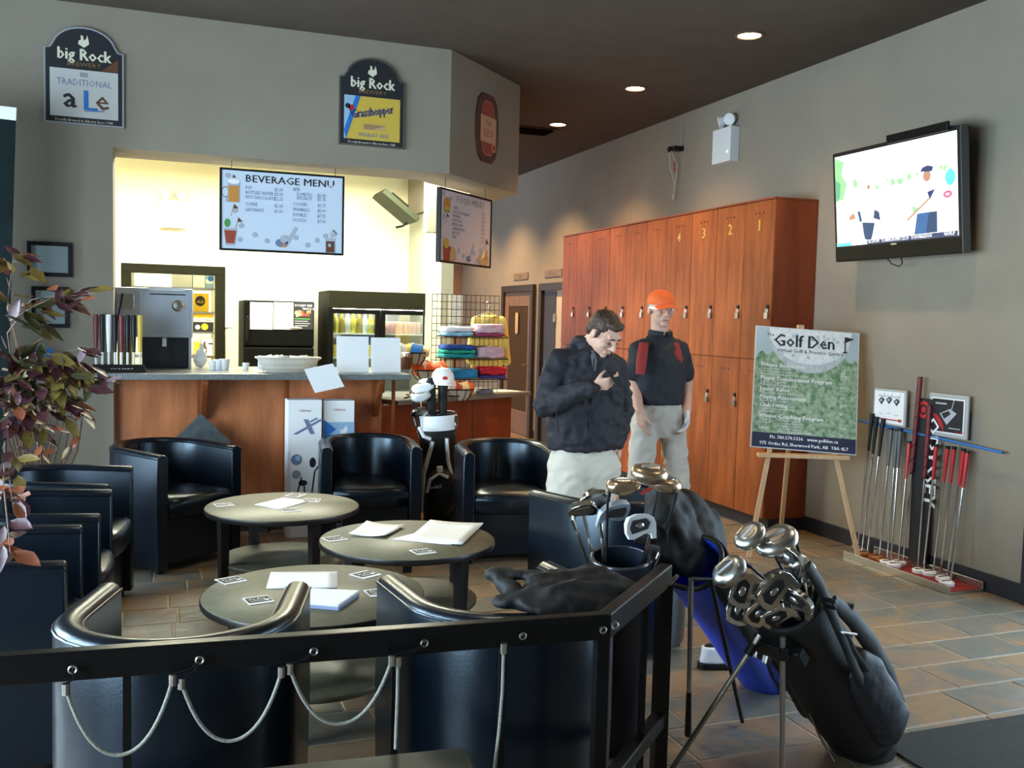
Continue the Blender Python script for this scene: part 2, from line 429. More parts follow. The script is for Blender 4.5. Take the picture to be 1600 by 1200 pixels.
# the two washroom doors in the hall (right wall)
def hall_door(n, y0, y1, glass):
    r = struct(thing_s('door_%d' % n, (XR, (y0+y1)/2, 0), -PI/2))
    h = (y1-y0)/2
    f = MB().box(-h, -.05, 0, -h+.09, .0, 1.909).box(h-.09, -.05, 0, h, .0, 1.909).box(-h, -.05, 1.91, h, .0, 2.0)
    f.build('door_frame', m_trim2, r, smooth=False, bevel=.004)
    if glass:
        d = MB().box(-h+.09, -.02, .01, -h+.24, .0, 1.91).box(h-.22, -.02, .01, h-.09, 0, 1.91).box(-h+.24, -.02, .01, h-.22, 0, .32).box(-h+.24, -.02, 1.72, h-.22, 0, 1.91)
        d.build('door_leaf', m_doorwood, r, smooth=False, bevel=.004)
        MB().box(-h+.24, -.012, .32, h-.22, -.004, 1.72).build('pane', m_doorglass, r, smooth=False)
        p = MB().stack([((-.02, -.026, 1.34), .001, .004), ((-.02, -.026, 1.36), .055, .004), ((-.02, -.026, 1.62), .055, .004), ((-.02, -.026, 1.64), .001, .004)], 16)
        p.build('sign_plate', m_tan, r)
        MB().tube([(h-.15, -.03, .95), (h-.15, -.06, .95), (h-.27, -.06, .95)], .009, 8).build('handle', m_silver, r)
    else:
        MB().box(-h+.09, -.004, .01, h-.09, .0, 1.91).build('doorway', m_hallbeyond, r, smooth=False)  # flat panel, brightness of the lit room beyond put into its colour
        lf = MB().box(-h+.09, -.012, .01, .04, -.005, 1.9); lf.build('door_leaf', m_trim2, r, smooth=False)
        MB().box(.0, -.03, 1.52, .05, -.012, 1.62).build('hinge', m_silver, r, smooth=False, bevel=.003)
m_trim2 = mk('dark_brown_trim', (.030, .020, .014), .5)
m_doorwood = mk('door_wood', (.20, .11, .06), .5, var=.15, stretch=(3, 3, .4))
m_doorglass = mk('dark_door_glass', (.05, .035, .022), .12)
m_hallbeyond = mk('lit_room_wall', (.55, .50, .40), .8)
hall_door(1, 11.55, 12.75, True)
hall_door(2, 10.45, 11.35, False)
for n, (yy, t) in enumerate(((12.1, 'WASHROOM'), (10.98, 'WASHROOM'))):
    d = thing('door_plate', ('brown name plate above the glazed hall door', 'brown name plate above the open hall doorway')[n], 'sign', (XR, yy, 2.12), -PI/2)
    MB().box(-.27, -.012, -.045, .27, 0, .045).build('plate', mk('plate_brown', (.20, .14, .085), .5), d, smooth=False, bevel=.003)
    Flat().text('Women' if n else 'Men', 0, -.025, .075, mk('plate_ink', (.12, .08, .05), .5), 0, 'CENTER').build('lettering', d, (0, -.012, 0))
# windows in the left wall (out of the frame, they let the daylight in)
wl = MB(); wx0, wx1 = WINX-.15, WINX
WY = [(0.1, 1.9), (2.2, 4.0), (4.4, 6.2)]; ys = -2.6
for a, b in WY:
    wl.box(wx0, ys, -.1, wx1, a, ZC+.05); wl.box(wx0, a, -.1, wx1, b, .25); wl.box(wx0, a, 2.65, wx1, b, ZC+.05); ys = b
wl.box(wx0, ys, -.1, wx1, YB+.43, ZC+.05)
struct(wl.build('wall_left', m_wall, None, smooth=False))
for n, (a, b) in enumerate(WY):
    r = struct(thing_s('window_%d' % (n+1), (WINX, (a+b)/2, .25), PI/2))
    h = (b-a)/2
    f = MB()
    for u in (-h+.03, 0, h-.03): f.box(u-.03, 0, 0, u+.03, .12, 2.4)
    for v in (.03, 1.75, 2.37): f.box(-h, 0, v-.03, h, .12, v+.03)
    f.build('window_frame', m_black, r, smooth=False)
    MB().box(-h, .055, 0, h, .061, 2.4).build('pane', m_glass, r, smooth=False)
# recessed ceiling lights
def downlight():
    t = thing('ceiling_light', 'recessed round ceiling light nearest to the camera, above the lockers', 'ceiling light', (3.74, 5.64, ZC))
    MB().lathe([(.098, 0), (.098, -.008), (.078, -.010), (.075, -.002), (.075, 0)], 28, m=0, caps=(0, 0)).build('trim_ring', m_brass2, t)
    MB().lathe([(.075, -.002), (.06, .0), (.001, .0)], 28, caps=(0, 0)).build('lens', m_lens, t)
    return t
m_brass2 = mk('ceiling_ring', (.10, .06, .035), .4)
m_lens = mk('lit_lens', (1, .9, .75), .5, emit=(1, .80, .52), es=22)
t0 = downlight()
for n, (yy, l) in enumerate(((7.28, 'recessed round ceiling light second from the camera'), (8.92, 'recessed round ceiling light farthest back, next to the dark vent'))):
    dup(t0, (3.74, yy, ZC), 0, l)
t0['group'] = 'recessed ceiling lights'
for o in bpy.data.objects:
    if o.name.startswith('ceiling_light'): o['group'] = 'recessed ceiling lights'
v = thing('ceiling_vent', 'dark louvred vent in the brown ceiling beside the far light', 'vent', (*at(832, 203, z=ZC).xy, ZC))
MB().box(-.22, -.16, -.012, .22, .16, 0).build('frame', m_trim2, v, smooth=False, bevel=.004)
for k in range(6):
    q = MB().box(-.19, -.018, -.003, .19, .018, .0); s_ = q.build('slat', m_black, v, smooth=False); s_.location = (0, -.12+k*.048, -.018); s_.rotation_euler = (.5, 0, 0)
# ================================================================== the bar
YP = 6.93                                               # face of the bar front
ct = tag(MB().prism([(-.98, 6.62), (1.70, 6.62), (1.70, 7.55), (XJ+.005, 7.55), (XJ+.005, YB-.003), (-.98, YB-.003)], 1.088, 1.13).build('countertop', m_granite, None, smooth=False, bevel=.006),
         'long grey laminate bar countertop running under the serving opening', 'countertop')
br = thing('bar_front', 'cherry wood bar front with brackets under the grey countertop', 'bar', (0, YP, 0))
MB().box(XJ+.004, 0, .0, 1.56, .04, 1.087).build('front_panel', m_barwood, br, smooth=False)
MB().box(XJ+.004, -.012, 0, 1.56, 0, .10).build('plinth', m_trim2, br, smooth=False)
MB().box(1.52, .04, 0, 1.56, .62, 1.087).build('end_panel', m_cherry2, br, smooth=False)
for px in (311, 446, 614): 
    xx = at(px, 640, y=YP).x; MB().box(xx-.014, -.010, .10, xx+.014, 0, 1.087).build('batten', m_cherry, br, smooth=False, bevel=.003)
for px in (318, 585):
    xx = at(px, 640, y=YP).x
    q = MB(); q.loft([[(xx-.02, 0, 1.087), (xx-.02, -.25, 1.087), (xx-.02, -.25, 1.055), (xx-.02, -.02, .80), (xx-.02, 0, .80)], [(xx+.02, 0, 1.087), (xx+.02, -.25, 1.087), (xx+.02, -.25, 1.055), (xx+.02, -.02, .80), (xx+.02, 0, .80)]])
    q.build('bracket', m_cherry, br, smooth=False, bevel=.004)
# lower desk on the angle
AD = math.atan2(.80, 1.39)
dk0 = Vector((1.73, 7.12)); L_ = 1.62
dt = thing('reception_desk', 'low angled desk beside the bar, red cherry front and grey top', 'desk', (*dk0, 0), AD)
MB().box(0, 0, .862, L_, .62, .90).build('top', m_granite, dt, smooth=False, bevel=.005)
dpn = dt
MB().box(-.12, .06, 0, 1.42, .10, .861).build('front_panel', m_cherry2, dpn, smooth=False)
MB().box(1.38, .10, 0, 1.42, .58, .861).build('end_panel', m_cherry2, dpn, smooth=False)
for u in (.35, .92): MB().box(u-.004, .054, 0, u+.004, .06, .861).build('joint_strip', m_brown, dpn, smooth=False)
MB().box(-.12, .05, 0, 1.42, .06, .09).build('plinth', m_trim2, dpn, smooth=False)
def desk_pt(u, v, z): c, s = math.cos(AD), math.sin(AD); return Vector((dk0.x+u*c-v*s, dk0.y+u*s+v*c, z))
# ------------------------------------------------ wall signs
def beer_sign(name, label, c, kind):
    t = thing(name, label, 'sign', c)
    W2, H2 = .235, .30
    pts = [(-W2, -H2), (W2, -H2), (W2, .17)]
    pts += [(W2-.03, .175)]+[(.19*math.cos(a), .175+.14*math.sin(a)) for a in [PI*k/14 for k in range(1, 14)]]+[(-W2+.03, .175), (-W2, .17)]
    mbx = MB(); mbx.loft([[(x, -.018, z) for x, z in pts], [(x, 0, z) for x, z in pts]])
    mbx.build('board', m_silver if kind else m_greyc, t, smooth=False)
    F = Flat(); sc = [(x*.955, z*.965) for x, z in pts]
    F.poly(sc, m_ink, 0)
    F.text('big Rock', 0, .105, .105, m_cream2, 3, 'CENTER', bold=.003, sx=.86)
    F.text('BREWERY', 0, .066, .038, m_bronze, 3, 'CENTER', sx=1.2)
    F.poly([(-.035, .205), (0, .185), (.03, .21), (.025, .24), (.018, .265), (.012, .24), (-.002, .23), (-.006, .258), (-.02, .262), (-.018, .235), (-.032, .225)], m_cream2, 3)   # rooster shape
    if kind == 0:
        F.rect(-.20, -.255, .20, .045, m_white2, 2)
        F.rect(-.025, .0, .022, .03, m_greyc, 3)
        F.text('TRADITIONAL', 0, -.055, .058, m_inkb, 3, 'CENTER', sx=.86)
        F.text('a', -.125, -.195, .19, m_ink, 3, bold=.004); F.text('L', -.012, -.205, .18, m_blue, 4, bold=.005); F.text('e', .062, -.195, .18, m_brown, 3, bold=.004)
        F.line([(.0, -.212), (.12, -.205)], .008, m_inkb, 4)
        F.text('Proudly Brewed in Alberta Since 1985', 0, -.283, .022, m_cream2, 3, 'CENTER')
        F.poly([(.10, .05), (.20, .05), (.20, .13)], m_brown, 1)
    else:
        F.rect(-.20, -.255, .20, .045, m_mustard, 2)
        F.poly([(-.20, -.255), (-.185, -.255), (-.10, .045), (-.20, .045)], m_ltblue, 3)
        F.poly([(-.185, -.255), (-.20, -.20), (-.12, .045), (-.085, .045)], m_blue, 4)
        F.disc(-.15, -.04, .02, m_red, 5); F.disc(-.175, -.03, .018, m_ink, 5); F.line([(-.165, -.04), (-.145, -.09)], .006, m_ink, 5)
        F.text('Grasshopper', -.145, -.115, .088, m_navyink, 7, rot=.20, bold=.0015, sx=.66)
        F.rect(-.06, -.185, .09, -.145, m_tan, 4)
        for k in range(5): F.line([(-.06, -.15-k*.007), (.09-.02*k, -.152-k*.007)], .003, m_brown, 5)
        F.text('WHEAT ALE', .01, -.235, .040, m_inkb, 5, 'CENTER')
        F.text('Proudly Brewed in Alberta Since 1985', 0, -.283, .022, m_cream2, 3, 'CENTER')
    F.build('print', t, (0, -.018, 0))
m_navyink = mk('dark_blue_ink', (.015, .03, .16), .5)
m_cream2 = mk('cream_print', (.72, .68, .52), .5); m_bronze = mk('bronze_print', (.25, .14, .05), .5)
m_white2 = mk('grey_white_print', (.55, .55, .52), .5); m_mustard = mk('mustard_print', (.62, .42, .06), .5); m_ltblue = mk('light_blue_print', (.30, .48, .68), .5)
c1 = at(132, 122, y=YB-.001); c2 = at(581, 163, y=YB-.001)
beer_sign('tavern_sign', 'black arched tavern sign with white panel of coloured letters, high at left', c1, 0)
beer_sign('tavern_sign', 'black arched tavern sign with mustard yellow panel, above the menu board', c2, 1)
# round rust sign on the diagonal face
AF = math.atan2(DY-CY, DX-CX)
dn = Vector((math.sin(AF), -math.cos(AF), 0))
def diag_at(px, py, off=0.):
    d = ray(px, py); n = dn; p0 = Vector((CX, CY, 0))+dn*off; o = Vector((0, 0, CH))
    return o+d*((p0-o).dot(n)/d.dot(n))
c3 = diag_at(759, 201)
t = thing('badge_sign', 'rust red shield shaped badge sign on the angled header', 'sign', c3, AF)
def badge(w, h):
    return [(w*s*math.copysign(1, q), h*v) for s, v, q in ((.45, -1, 1), (.8, -.82, 1), (.92, -.55, 1), (1, -.25, 1), (1, .25, 1), (.92, .55, 1), (.8, .82, 1), (.45, 1, 1), (.45, 1, -1), (.8, .82, -1), (.92, .55, -1), (1, .25, -1), (1, -.25, -1), (.92, -.55, -1), (.8, -.82, -1), (.45, -1, -1))]
bp = badge(.175, .26)
MB().loft([[(x, -.02, z) for x, z in bp], [(x, 0, z) for x, z in bp]]).build('board', mk('rust_dark', (.085, .026, .018), .5), t, smooth=False)
F = Flat(); mrs = mk('rust_print', (.33, .05, .035), .5); mor = mk('peach_print', (.55, .30, .17), .5)
F.poly([(x*.63, z*.80) for x, z in bp], mor, 0); F.poly([(x*.60, z*.78) for x, z in bp], mrs, 1)
F.rect(-.125, -.11, .135, .09, mor, 2); F.text('THE', 0, .02, .05, mrs, 3, 'CENTER'); F.text('KEG', 0, -.065, .085, mrs, 3, 'CENTER', sx=.9)
F.disc(.10, -.135, .038, mor, 3); F.disc(.10, -.135, .024, mrs, 4)
F.build('print', t, (0, -.02, 0))
# ------------------------------------------------ hanging menu boards
def menu_frame(name, label, c, w, h, rz, wires):
    t = thing(name, label, 'menu board', c, rz)
    MB().box(-w/2, -.012, -h/2, w/2, .012, h/2).build('board', m_bluewhite, t, smooth=False)
    f = MB(); b = .014
    f.box(-w/2-b, -.018, -h/2-b, w/2+b, .018, -h/2); f.box(-w/2-b, -.018, h/2, w/2+b, .018, h/2+b)
    f.box(-w/2-b, -.018, -h/2, -w/2, .018, h/2); f.box(w/2, -.018, -h/2, w/2+b, .018, h/2)
    f.build('frame', m_black, t, smooth=False)
    for u in wires: MB().tube([(u, 0, h/2), (u, 0, 2.592-c[2])], .0025, 5).build('hanging_wire', m_black, t)
    return t
m_bluewhite = mk('blue_white_board', (.62, .70, .82), .5); m_pinkwhite = mk('pinkish_board', (.62, .56, .58), .5)
YM = 7.02
ml, mr_ = at(346, 320, y=YM), at(534, 340, y=YM); mt, mbm = at(440, 272, y=YM), at(440, 392, y=YM)
cM = Vector(((ml.x+mr_.x)/2, YM, (mt.z+mbm.z)/2)); wM = mr_.x-ml.x; hM = mt.z-mbm.z
t = menu_frame('beverage_menu_board', 'white beverage menu board with black frame hanging over the bar', cM, wM, hM, 0, (-wM*.42, wM*.44))
F = Flat(); U = lambda u, v: (-wM/2+u*wM, -hM/2+v*hM)
def golf_dots(F, pts, r=.017):
    for u, v in pts:
        x, y = U(u, v); F.disc(x, y, r, m_greyc2, 1); F.disc(x, y, r*.8, m_dot, 2)
m_greyc2 = mk('dimple_grey', (.28, .31, .36), .6); m_dot = mk('dimple_light', (.42, .46, .53), .6)
F.text('BEVERAGE MENU', *U(.56, .865), .072, m_ink, 2, 'CENTER', sx=1.12, bold=.0008)
rows = [('POP', '$2.00', .77), ('BOTTLED WATER', '$2.00', .71), ('HOT CHOCOLATE', '$2.25', .65), ('COFFEE', '$2.00', .56), ('GATORADE', '$3.00', .49)]
for a, b, v in rows: F.text(a, *U(.19, v), .034, m_inkb, 2, sx=.70); F.text(b, *U(.425, v), .034, m_inkb, 2, sx=.8)
rows = [('BEER', '', .79, 0), ('DOMESTIC', '$5.00', .73, .03), ('SPECIALTY', '$5.75', .68, .03), ('COOLERS', '$5.75', .60, 0), ('HIGHBALLS', '$5.00', .53, 0), ('DOUBLES', '$7.75', .46, 0), ('SCOTCH', '$7.50', .39, 0)]
for a, b, v, i in rows: F.text(a, *U(.58+i, v), .034, m_inkb, 2, sx=.68); F.text(b, *U(.785, v), .034, m_inkb, 2, sx=.8)
golf_dots(F, [(.05, .93), (.05, .62), (.11, .49), (.16, .30), (.15, .12), (.27, .19), (.37, .12), (.61, .18), (.71, .09), (.79, .16), (.86, .22)])
m_beer = mk('beer_amber', (.60, .26, .05), .5); m_cola = mk('tomato_red', (.35, .06, .03), .5)
def flag(F, u, v, s=.05):
    x, y = U(u, v); F.line([(x, y), (x+s*.45, y+s*1.6)], .006, m_tan, 2); F.poly([(x+s*.4, y+s*1.65), (x+s*1.0, y+s*1.05), (x+s*.3, y+s*1.0)], m_brown, 3)
flag(F, .075, .84, .035); flag(F, .075, .42); flag(F, .11, .25); flag(F, .90, .16)
x, y = U(.09, .72); F.disc(x-.05, y+.0, .03, m_greyc2, 1, .04); F.disc(x-.05, y, .02, m_bluewhite, 2, .03); F.rect(x-.035, y-.07, x+.045, y+.075, m_dot, 3); F.rect(x-.03, y-.065, x+.04, y+.045, m_beer, 4); F.disc(x+.005, y+.075, .04, m_white, 4, .018)
x, y = U(.07, .12); F.poly([(x-.03, y-.045), (x+.03, y-.045), (x+.045, y+.075), (x-.045, y+.075)], m_dot, 3); F.poly([(x-.027, y-.03), (x+.027, y-.03), (x+.04, y+.06), (x-.04, y+.06)], m_cola, 4); F.disc(x-.02, y+.11, .02, m_green, 3, .03)
x, y = U(.49, .10); F.disc(x, y, .045, m_inkb, 3, .03); F.poly([(x+.02, y), (x+.05, y), (x+.11, y+.11), (x+.09, y+.12)], m_dot, 3); F.disc(x+.015, y+.03, .028, m_dot, 4); F.poly([(x, y-.03), (x+.03, y-.03), (x+.02, y+.0), (x+.01, y)], m_beer, 5)

x, y = U(.90, .10); F.rect(x-.035, y-.055, x+.035, y+.05, m_dot, 3); F.rect(x-.03, y-.05, x+.03, y+.03, m_brown, 4); F.rect(x-.015, y-.01, x+.005, y+.012, m_dot, 5); F.disc(x+.02, y+.08, .02, m_dot, 4)
F.build('print', t, (0, -.012, 0))
# food menu on the diagonal
pts = [diag_at(686, 295, -.12), diag_at(764, 315, -.12), diag_at(764, 415, -.12), diag_at(686, 408, -.12)]
cF = sum(pts, Vector())/4; wF = (pts[1].xy-pts[0].xy).length; hF = ((pts[0].z-pts[3].z)+(pts[1].z-pts[2].z))/2
t = menu_frame('food_menu_board', 'white food menu board with black frame hanging under the angled header', cF, wF, hF, AF, (-wF*.4, wF*.4))
t.children[0].data.materials[0] = m_pinkwhite
wM, hM = wF, hF
F = Flat()
F.text('FOOD MENU', *U(.57, .86), .075, m_greyc, 2, 'CENTER')
for k, (a, b) in enumerate((('CHIPS', '$1.50'), ('CHOCOLATE BARS', '$1.50'), ('MUFFINS', '$2.00'), ('HOT DOG', '$3.50'), ('PIZZA POPS', '$3.50'), ('SANDWICHES', '$5.50'), ('NACHOS', '$5.50'), ('FRIES', '$4.00'))):
    F.text(a, *U(.22, .76-.06*k), .030, m_inkb, 2); F.text(b, *U(.80, .76-.06*k), .030, m_greyc, 2)
golf_dots(F, [(.05, .95), (.18, .9), (.07, .63), (.1, .27), (.35, .17), (.28, .06), (.45, .1), (.66, .17), (.72, .05), (.80, .22)], .02)
flag(F, .09, .53, .05); flag(F, .88, .2, .07)
x, y = U(.11, .80); F.disc(x, y, .05, m_beer, 3, .055); F.disc(x, y-.03, .05, m_mustard, 4, .015); F.disc(x, y-.045, .045, m_green, 3, .012)
x, y = U(.12, .10); F.poly([(x-.04, y-.06), (x+.04, y-.06), (x+.055, y+.06), (x-.055, y+.06)], m_cola, 3); F.disc(x-.01, y+.08, .04, m_mustard, 4); F.disc(x+.09, y, .05, m_tan, 3, .06)
x, y = U(.55, .07); F.disc(x, y, .04, m_inkb, 3, .025); F.poly([(x+.01, y), (x+.04, y), (x+.09, y+.12), (x+.07, y+.12)], m_dot, 4)
x, y = U(.86, .09); F.disc(x, y, .09, m_tan, 3, .05); F.poly([(x-.05, y), (x+.04, y+.02), (x+.0, y+.1)], m_cream2, 4); F.poly([(x, y), (x+.07, y), (x+.06, y+.09)], m_beer, 4)
F.build('print', t, (0, -.012, 0))
# framed certificates on the left wall
def cert(label, x0, y0, x1, y1):
    a, b = at(x0, (y0+y1)/2, y=YB-.012), at(x1, (y0+y1)/2, y=YB-.012); u, d = at((x0+x1)/2, y0, y=YB-.012), at((x0+x1)/2, y1, y=YB-.012)
    w, h = b.x-a.x, u.z-d.z
    t = thing('picture_frame', label, 'picture frame', ((a.x+b.x)/2, YB, (u.z+d.z)/2)); k = .025
    f = MB().box(-w/2, -.022, -h/2, w/2, 0, -h/2+k).box(-w/2, -.022, h/2-k, w/2, 0, h/2).box(-w/2, -.022, -h/2+k, -w/2+k, 0, h/2-k).box(w/2-k, -.022, -h/2+k, w/2, 0, h/2-k)
    f.build('frame', m_black, t, smooth=False, bevel=.003)
    MB().box(-w/2+k, -.008, -h/2+k, w/2-k, -.002, h/2-k).build('certificate', m_certp, t, smooth=False)
    F = Flat()
    for j in range(7): F.line([(-w*.3, h*.22-j*h*.075), (w*.3-(j % 3)*.02, h*.22-j*h*.075)], .0035, m_dot, 0)
    F.build('lettering', t, (0, -.008, 0))
    MB().box(-w/2+k, -.0125, -h/2+k, w/2-k, -.0115, h/2-k).build('glazing', m_glass, t, smooth=False)
m_certp = mk('certificate_paper', (.60, .61, .64), .6)
cert('black framed landscape certificate, upper of the two on the left wall', 42, 378, 113, 432)
cert('black framed upright certificate, lower of the two on the left wall', 49, 448, 108, 512)
# little card on the ledge end
p = at(69, 561, y=6.72)
t = thing('leaflet_stand', 'small blue and green leaflet standing on the left end of the counter', 'leaflet', (p.x, 6.74, 1.13), .1)
MB().box(-.05, -.006, 0, .05, .006, .15).build('card', m_blue, t, smooth=False)
Flat().rect(-.045, .005, .045, .06, m_green, 0).rect(-.045, .06, .045, .09, m_white, 0).disc(-.01, .1, .02, m_ltblue, 1).build('print', t, (0, -.006, 0))
MB().box(-.05, .0, 0, .05, .05, .006).build('foot', m_offwhite, t, smooth=False)
# ------------------------------------------------ things on the counter
# grip display
t = thing('grip_display', 'black counter stand holding a row of upright club grips', 'display stand', (at(185, 580, y=6.74).x, 6.76, 1.13))
MB().loft([[(-.17, -.05, 0), (.17, -.05, 0), (.17, .05, 0), (-.17, .05, 0)], [(-.155, -.02, .05), (.155, -.02, .05), (.155, .05, .05), (-.155, .05, .05)]]).build('base', m_black, t, smooth=False, bevel=.003)
Flat().rect(-.06, .005, .10, .035, m_ink, 0).text('GOLF PRIDE', .02, .012, .026, m_white, 1, 'CENTER').build('lettering', t, (0, -.047, 0), (-.5, 0, 0))
gc = [m_maroon, m_black, m_white, m_black, m_maroon, m_black, m_black, m_mustard]
for k in range(8):
    u = -.135+k*.038
    t2 = thing('club_grip', ('black and red club grip at the left end of the counter stand', 'black club grip second from left in the counter stand', 'white club grip in the counter stand', 'black club grip right of the white one in the counter stand', 'dark red club grip in the middle of the counter stand', 'black club grip third from the right in the counter stand', 'black club grip second from the right in the counter stand', 'black and yellow club grip at the right end of the counter stand')[k], 'grip', t.matrix_basis @ Vector((u, .015, .05)), 0, 'club grips in the counter stand')
    MB().tube([(0, 0, 0), (0, 0, .10)], .008, 8).build('shaft', m_offwhite, t2)
    MB().tube([(0, 0, .08), (0, 0, .2), (0, 0, .31), (0, 0, .325)], [.011, .016, .0175, .014], 10).build('grip', gc[k], t2)
# oven
o0 = at(178, 500, y=7.2).x; o1 = at(299, 500, y=7.2).x; oz0 = at(240, 527, y=7.2).z; oz1 = at(240, 450, y=7.2).z
t = thing('steel_oven', 'stainless steel counter oven seen from the back, on a black base', 'oven', (o0+.01, 7.2, 0))
w = o1-o0
MB().box(0, 0, oz0, w, .5, oz1).build('body', m_steel, t, smooth=False, bevel=.006)
MB().box(.13*w/.5+.02, -.006, oz0+.03, w-.03, 0, oz1-.02).build('back_panel', m_steel, t, smooth=False, bevel=.004)
MB().box(.03, -.006, oz1-.15, .12, 0, oz1-.05).build('small_panel', m_silver, t, smooth=False, bevel=.002)
MB().lathe([(.042, 0), (.042, .008), (.03, .02), (.001, .024)], 24, M=Matrix.Translation((w-.10, -.004, oz1-.12)) @ Matrix.Rotation(PI/2, 4, 'X')).build('fan_cover', m_silver, t)
MB().box(w*.42, -.010, oz1-.018, w-.05, .03, oz1+.006).build('lit_strip', m_offwhite, t, smooth=False)  # pale strip: the light along the oven's top edge put into colour
MB().box(w*.44, -.008, oz1-.046, w-.05, -.004, oz1-.038).build('vent_slot', m_black, t, smooth=False)
MB().box(.17, .06, 1.13, w-.025, .46, oz0).build('base_cabinet', mk('oven_black', (.02, .023, .033), .35), t, smooth=False, bevel=.004)
MB().box(w-.025, .03, 1.13, w-.008, .06, oz0).build('leg', m_steel, t, smooth=False)
MB().box(0.01, .03, 1.13, .025, .06, oz0).build('leg', m_steel, t, smooth=False)
MB().box(w*.60, .052, oz0-.065, w*.655, .060, oz0-.005).build('rating_label', m_white, t, smooth=False)
MB().tube([(.045, -.005, oz1-.045), (.035, -.03, oz1-.12), (.01, -.05, oz1-.25), (-.01, -.06, oz1-.36), (-.02, -.05, 1.135)], .006, 6).build('power_cord', m_black, t)
# cups
def cup(x, y, s, label, g='white foam cups on the bar counter'):
    t = tag(MB().lathe([(.026*s, 0), (.036*s, .075*s), (.033*s, .075*s), (.024*s, .006*s)], 14, caps=(1, 1)).build('foam_cup', m_white), label, 'cup', g); t.location = (x, y, 1.13); return t
for px, s, l in ((333, .9, 'white cup left in the cluster right of the steel oven'), (342, 1.0, 'white cup middle of the cluster right of the steel oven'), (351, 1.05, 'white cup right in the cluster right of the steel oven'), (384, .7, 'small white cup standing alone beside the wicker basket')):
    cup(at(px, 575, y=7.05).x, 7.05, s, l)
p = at(318, 578, y=7.2)
t = thing('wrapped_bundle', 'pale plastic bag of supplies right of the steel oven', 'bag', (p.x-.02, 7.25, 1.13))
b = MB().ell((0, 0, .07), (.05, .04, .07), 10).ell((.01, 0, .14), (.02, .015, .05), 8)
mesh_obj('bag', bake(b, .009, 3, lambda c: .008*noise.noise(c*40)), m_offwhite, t)
# wicker basket with napkins
bx0, bx1 = at(398, 560, y=6.85).x, at(502, 560, y=6.85).x
t = thing('wicker_basket', 'white wicker basket full of napkins and papers on the counter', 'basket', ((bx0+bx1)/2, 6.86, 1.13))
w = (bx1-bx0)/2
def rr_ring(a, b, z, n=28): return [(a*math.copysign(abs(math.cos(2*PI*k/n))**.7, math.cos(2*PI*k/n)), b*math.copysign(abs(math.sin(2*PI*k/n))**.7, math.sin(2*PI*k/n)), z) for k in range(n)]
MB().loft([rr_ring(w*.62, .10, 0), rr_ring(w*.8, .125, .05), rr_ring(w*.96, .145, .10), rr_ring(w*.9, .135, .10), rr_ring(w*.72, .115, .05), rr_ring(w*.55, .09, .008)]).build('body', mk('wicker', (.58, .54, .46), .7, bump=.8, bscale=60), t)
for z_, a in ((.03, .74), (.06, .84), (.10, .97)): MB().tube([(*q[:2], q[2]) for q in rr_ring(w*a, .10+.05*z_*10*.9, z_)]+[rr_ring(w*a, .10+.05*z_*10*.9, z_)[0]], .007, 6).build('woven_band', mk('wicker2', (.50, .46, .38), .7), t)
ORDN = ('leftmost', 'second from left', 'third from left', 'fourth from left', 'fifth from left', 'sixth from left', 'grey', 'fourth from right', 'third from right', 'second from right', 'rightmost')
for k in range(11):
    u = -w*.7+k*w*.13
    t2 = tag(MB().box(-.05, -.002, 0, .05, .002, .10).build('napkin', m_white if k != 6 else m_greyc, None, smooth=False), ('white folded napkin, %s in the wicker basket' % ORDN[k] if k != 6 else 'grey packet among the napkins in the wicker basket'), 'napkin', 'napkins in the wicker basket')
    t2.location = (t.location.x+u, 6.86+random.uniform(-.04, .04), 1.145); t2.rotation_euler = (random.uniform(-.4, .2), random.uniform(-.25, .25), random.uniform(-.5, .5)+.4)
# two standing sign holders and one hanging sheet
for px0, px1, ytop, l in ((527, 577, 525, 'white sheet in an upright holder on the counter, left of two'), (581, 627, 527, 'white sheet in an upright holder on the counter, right of two')):
    a, b = at(px0, 580, y=6.78), at(px1, 580, y=6.78); zt = at(px0, ytop, y=6.82).z
    t = thing('sign_holder', l, 'sign holder', ((a.x+b.x)/2, 6.80, 1.13), 0)
    w = (b.x-a.x)/2; h = zt-1.13
    MB().box(-w, -.002, .006, w, .002, h, M=Matrix.Rotation(-.10, 4, 'X')).build('sheet', m_white, t, smooth=False)
    MB().box(-w, -.06, 0, w, .05, .006).build('foot', m_offwhite, t, smooth=False)
a = [at(475, 577, y=6.60), at(520, 568, y=6.60), at(538, 604, y=6.60), at(492, 614, y=6.60)]
t = tag(MB().loft([[tuple(v) for v in a], [tuple(v+Vector((0, -.003, 0))) for v in a]]).build('notice_sheet', m_white, None, smooth=False), 'blank white notice hung crookedly on the counter edge', 'notice')
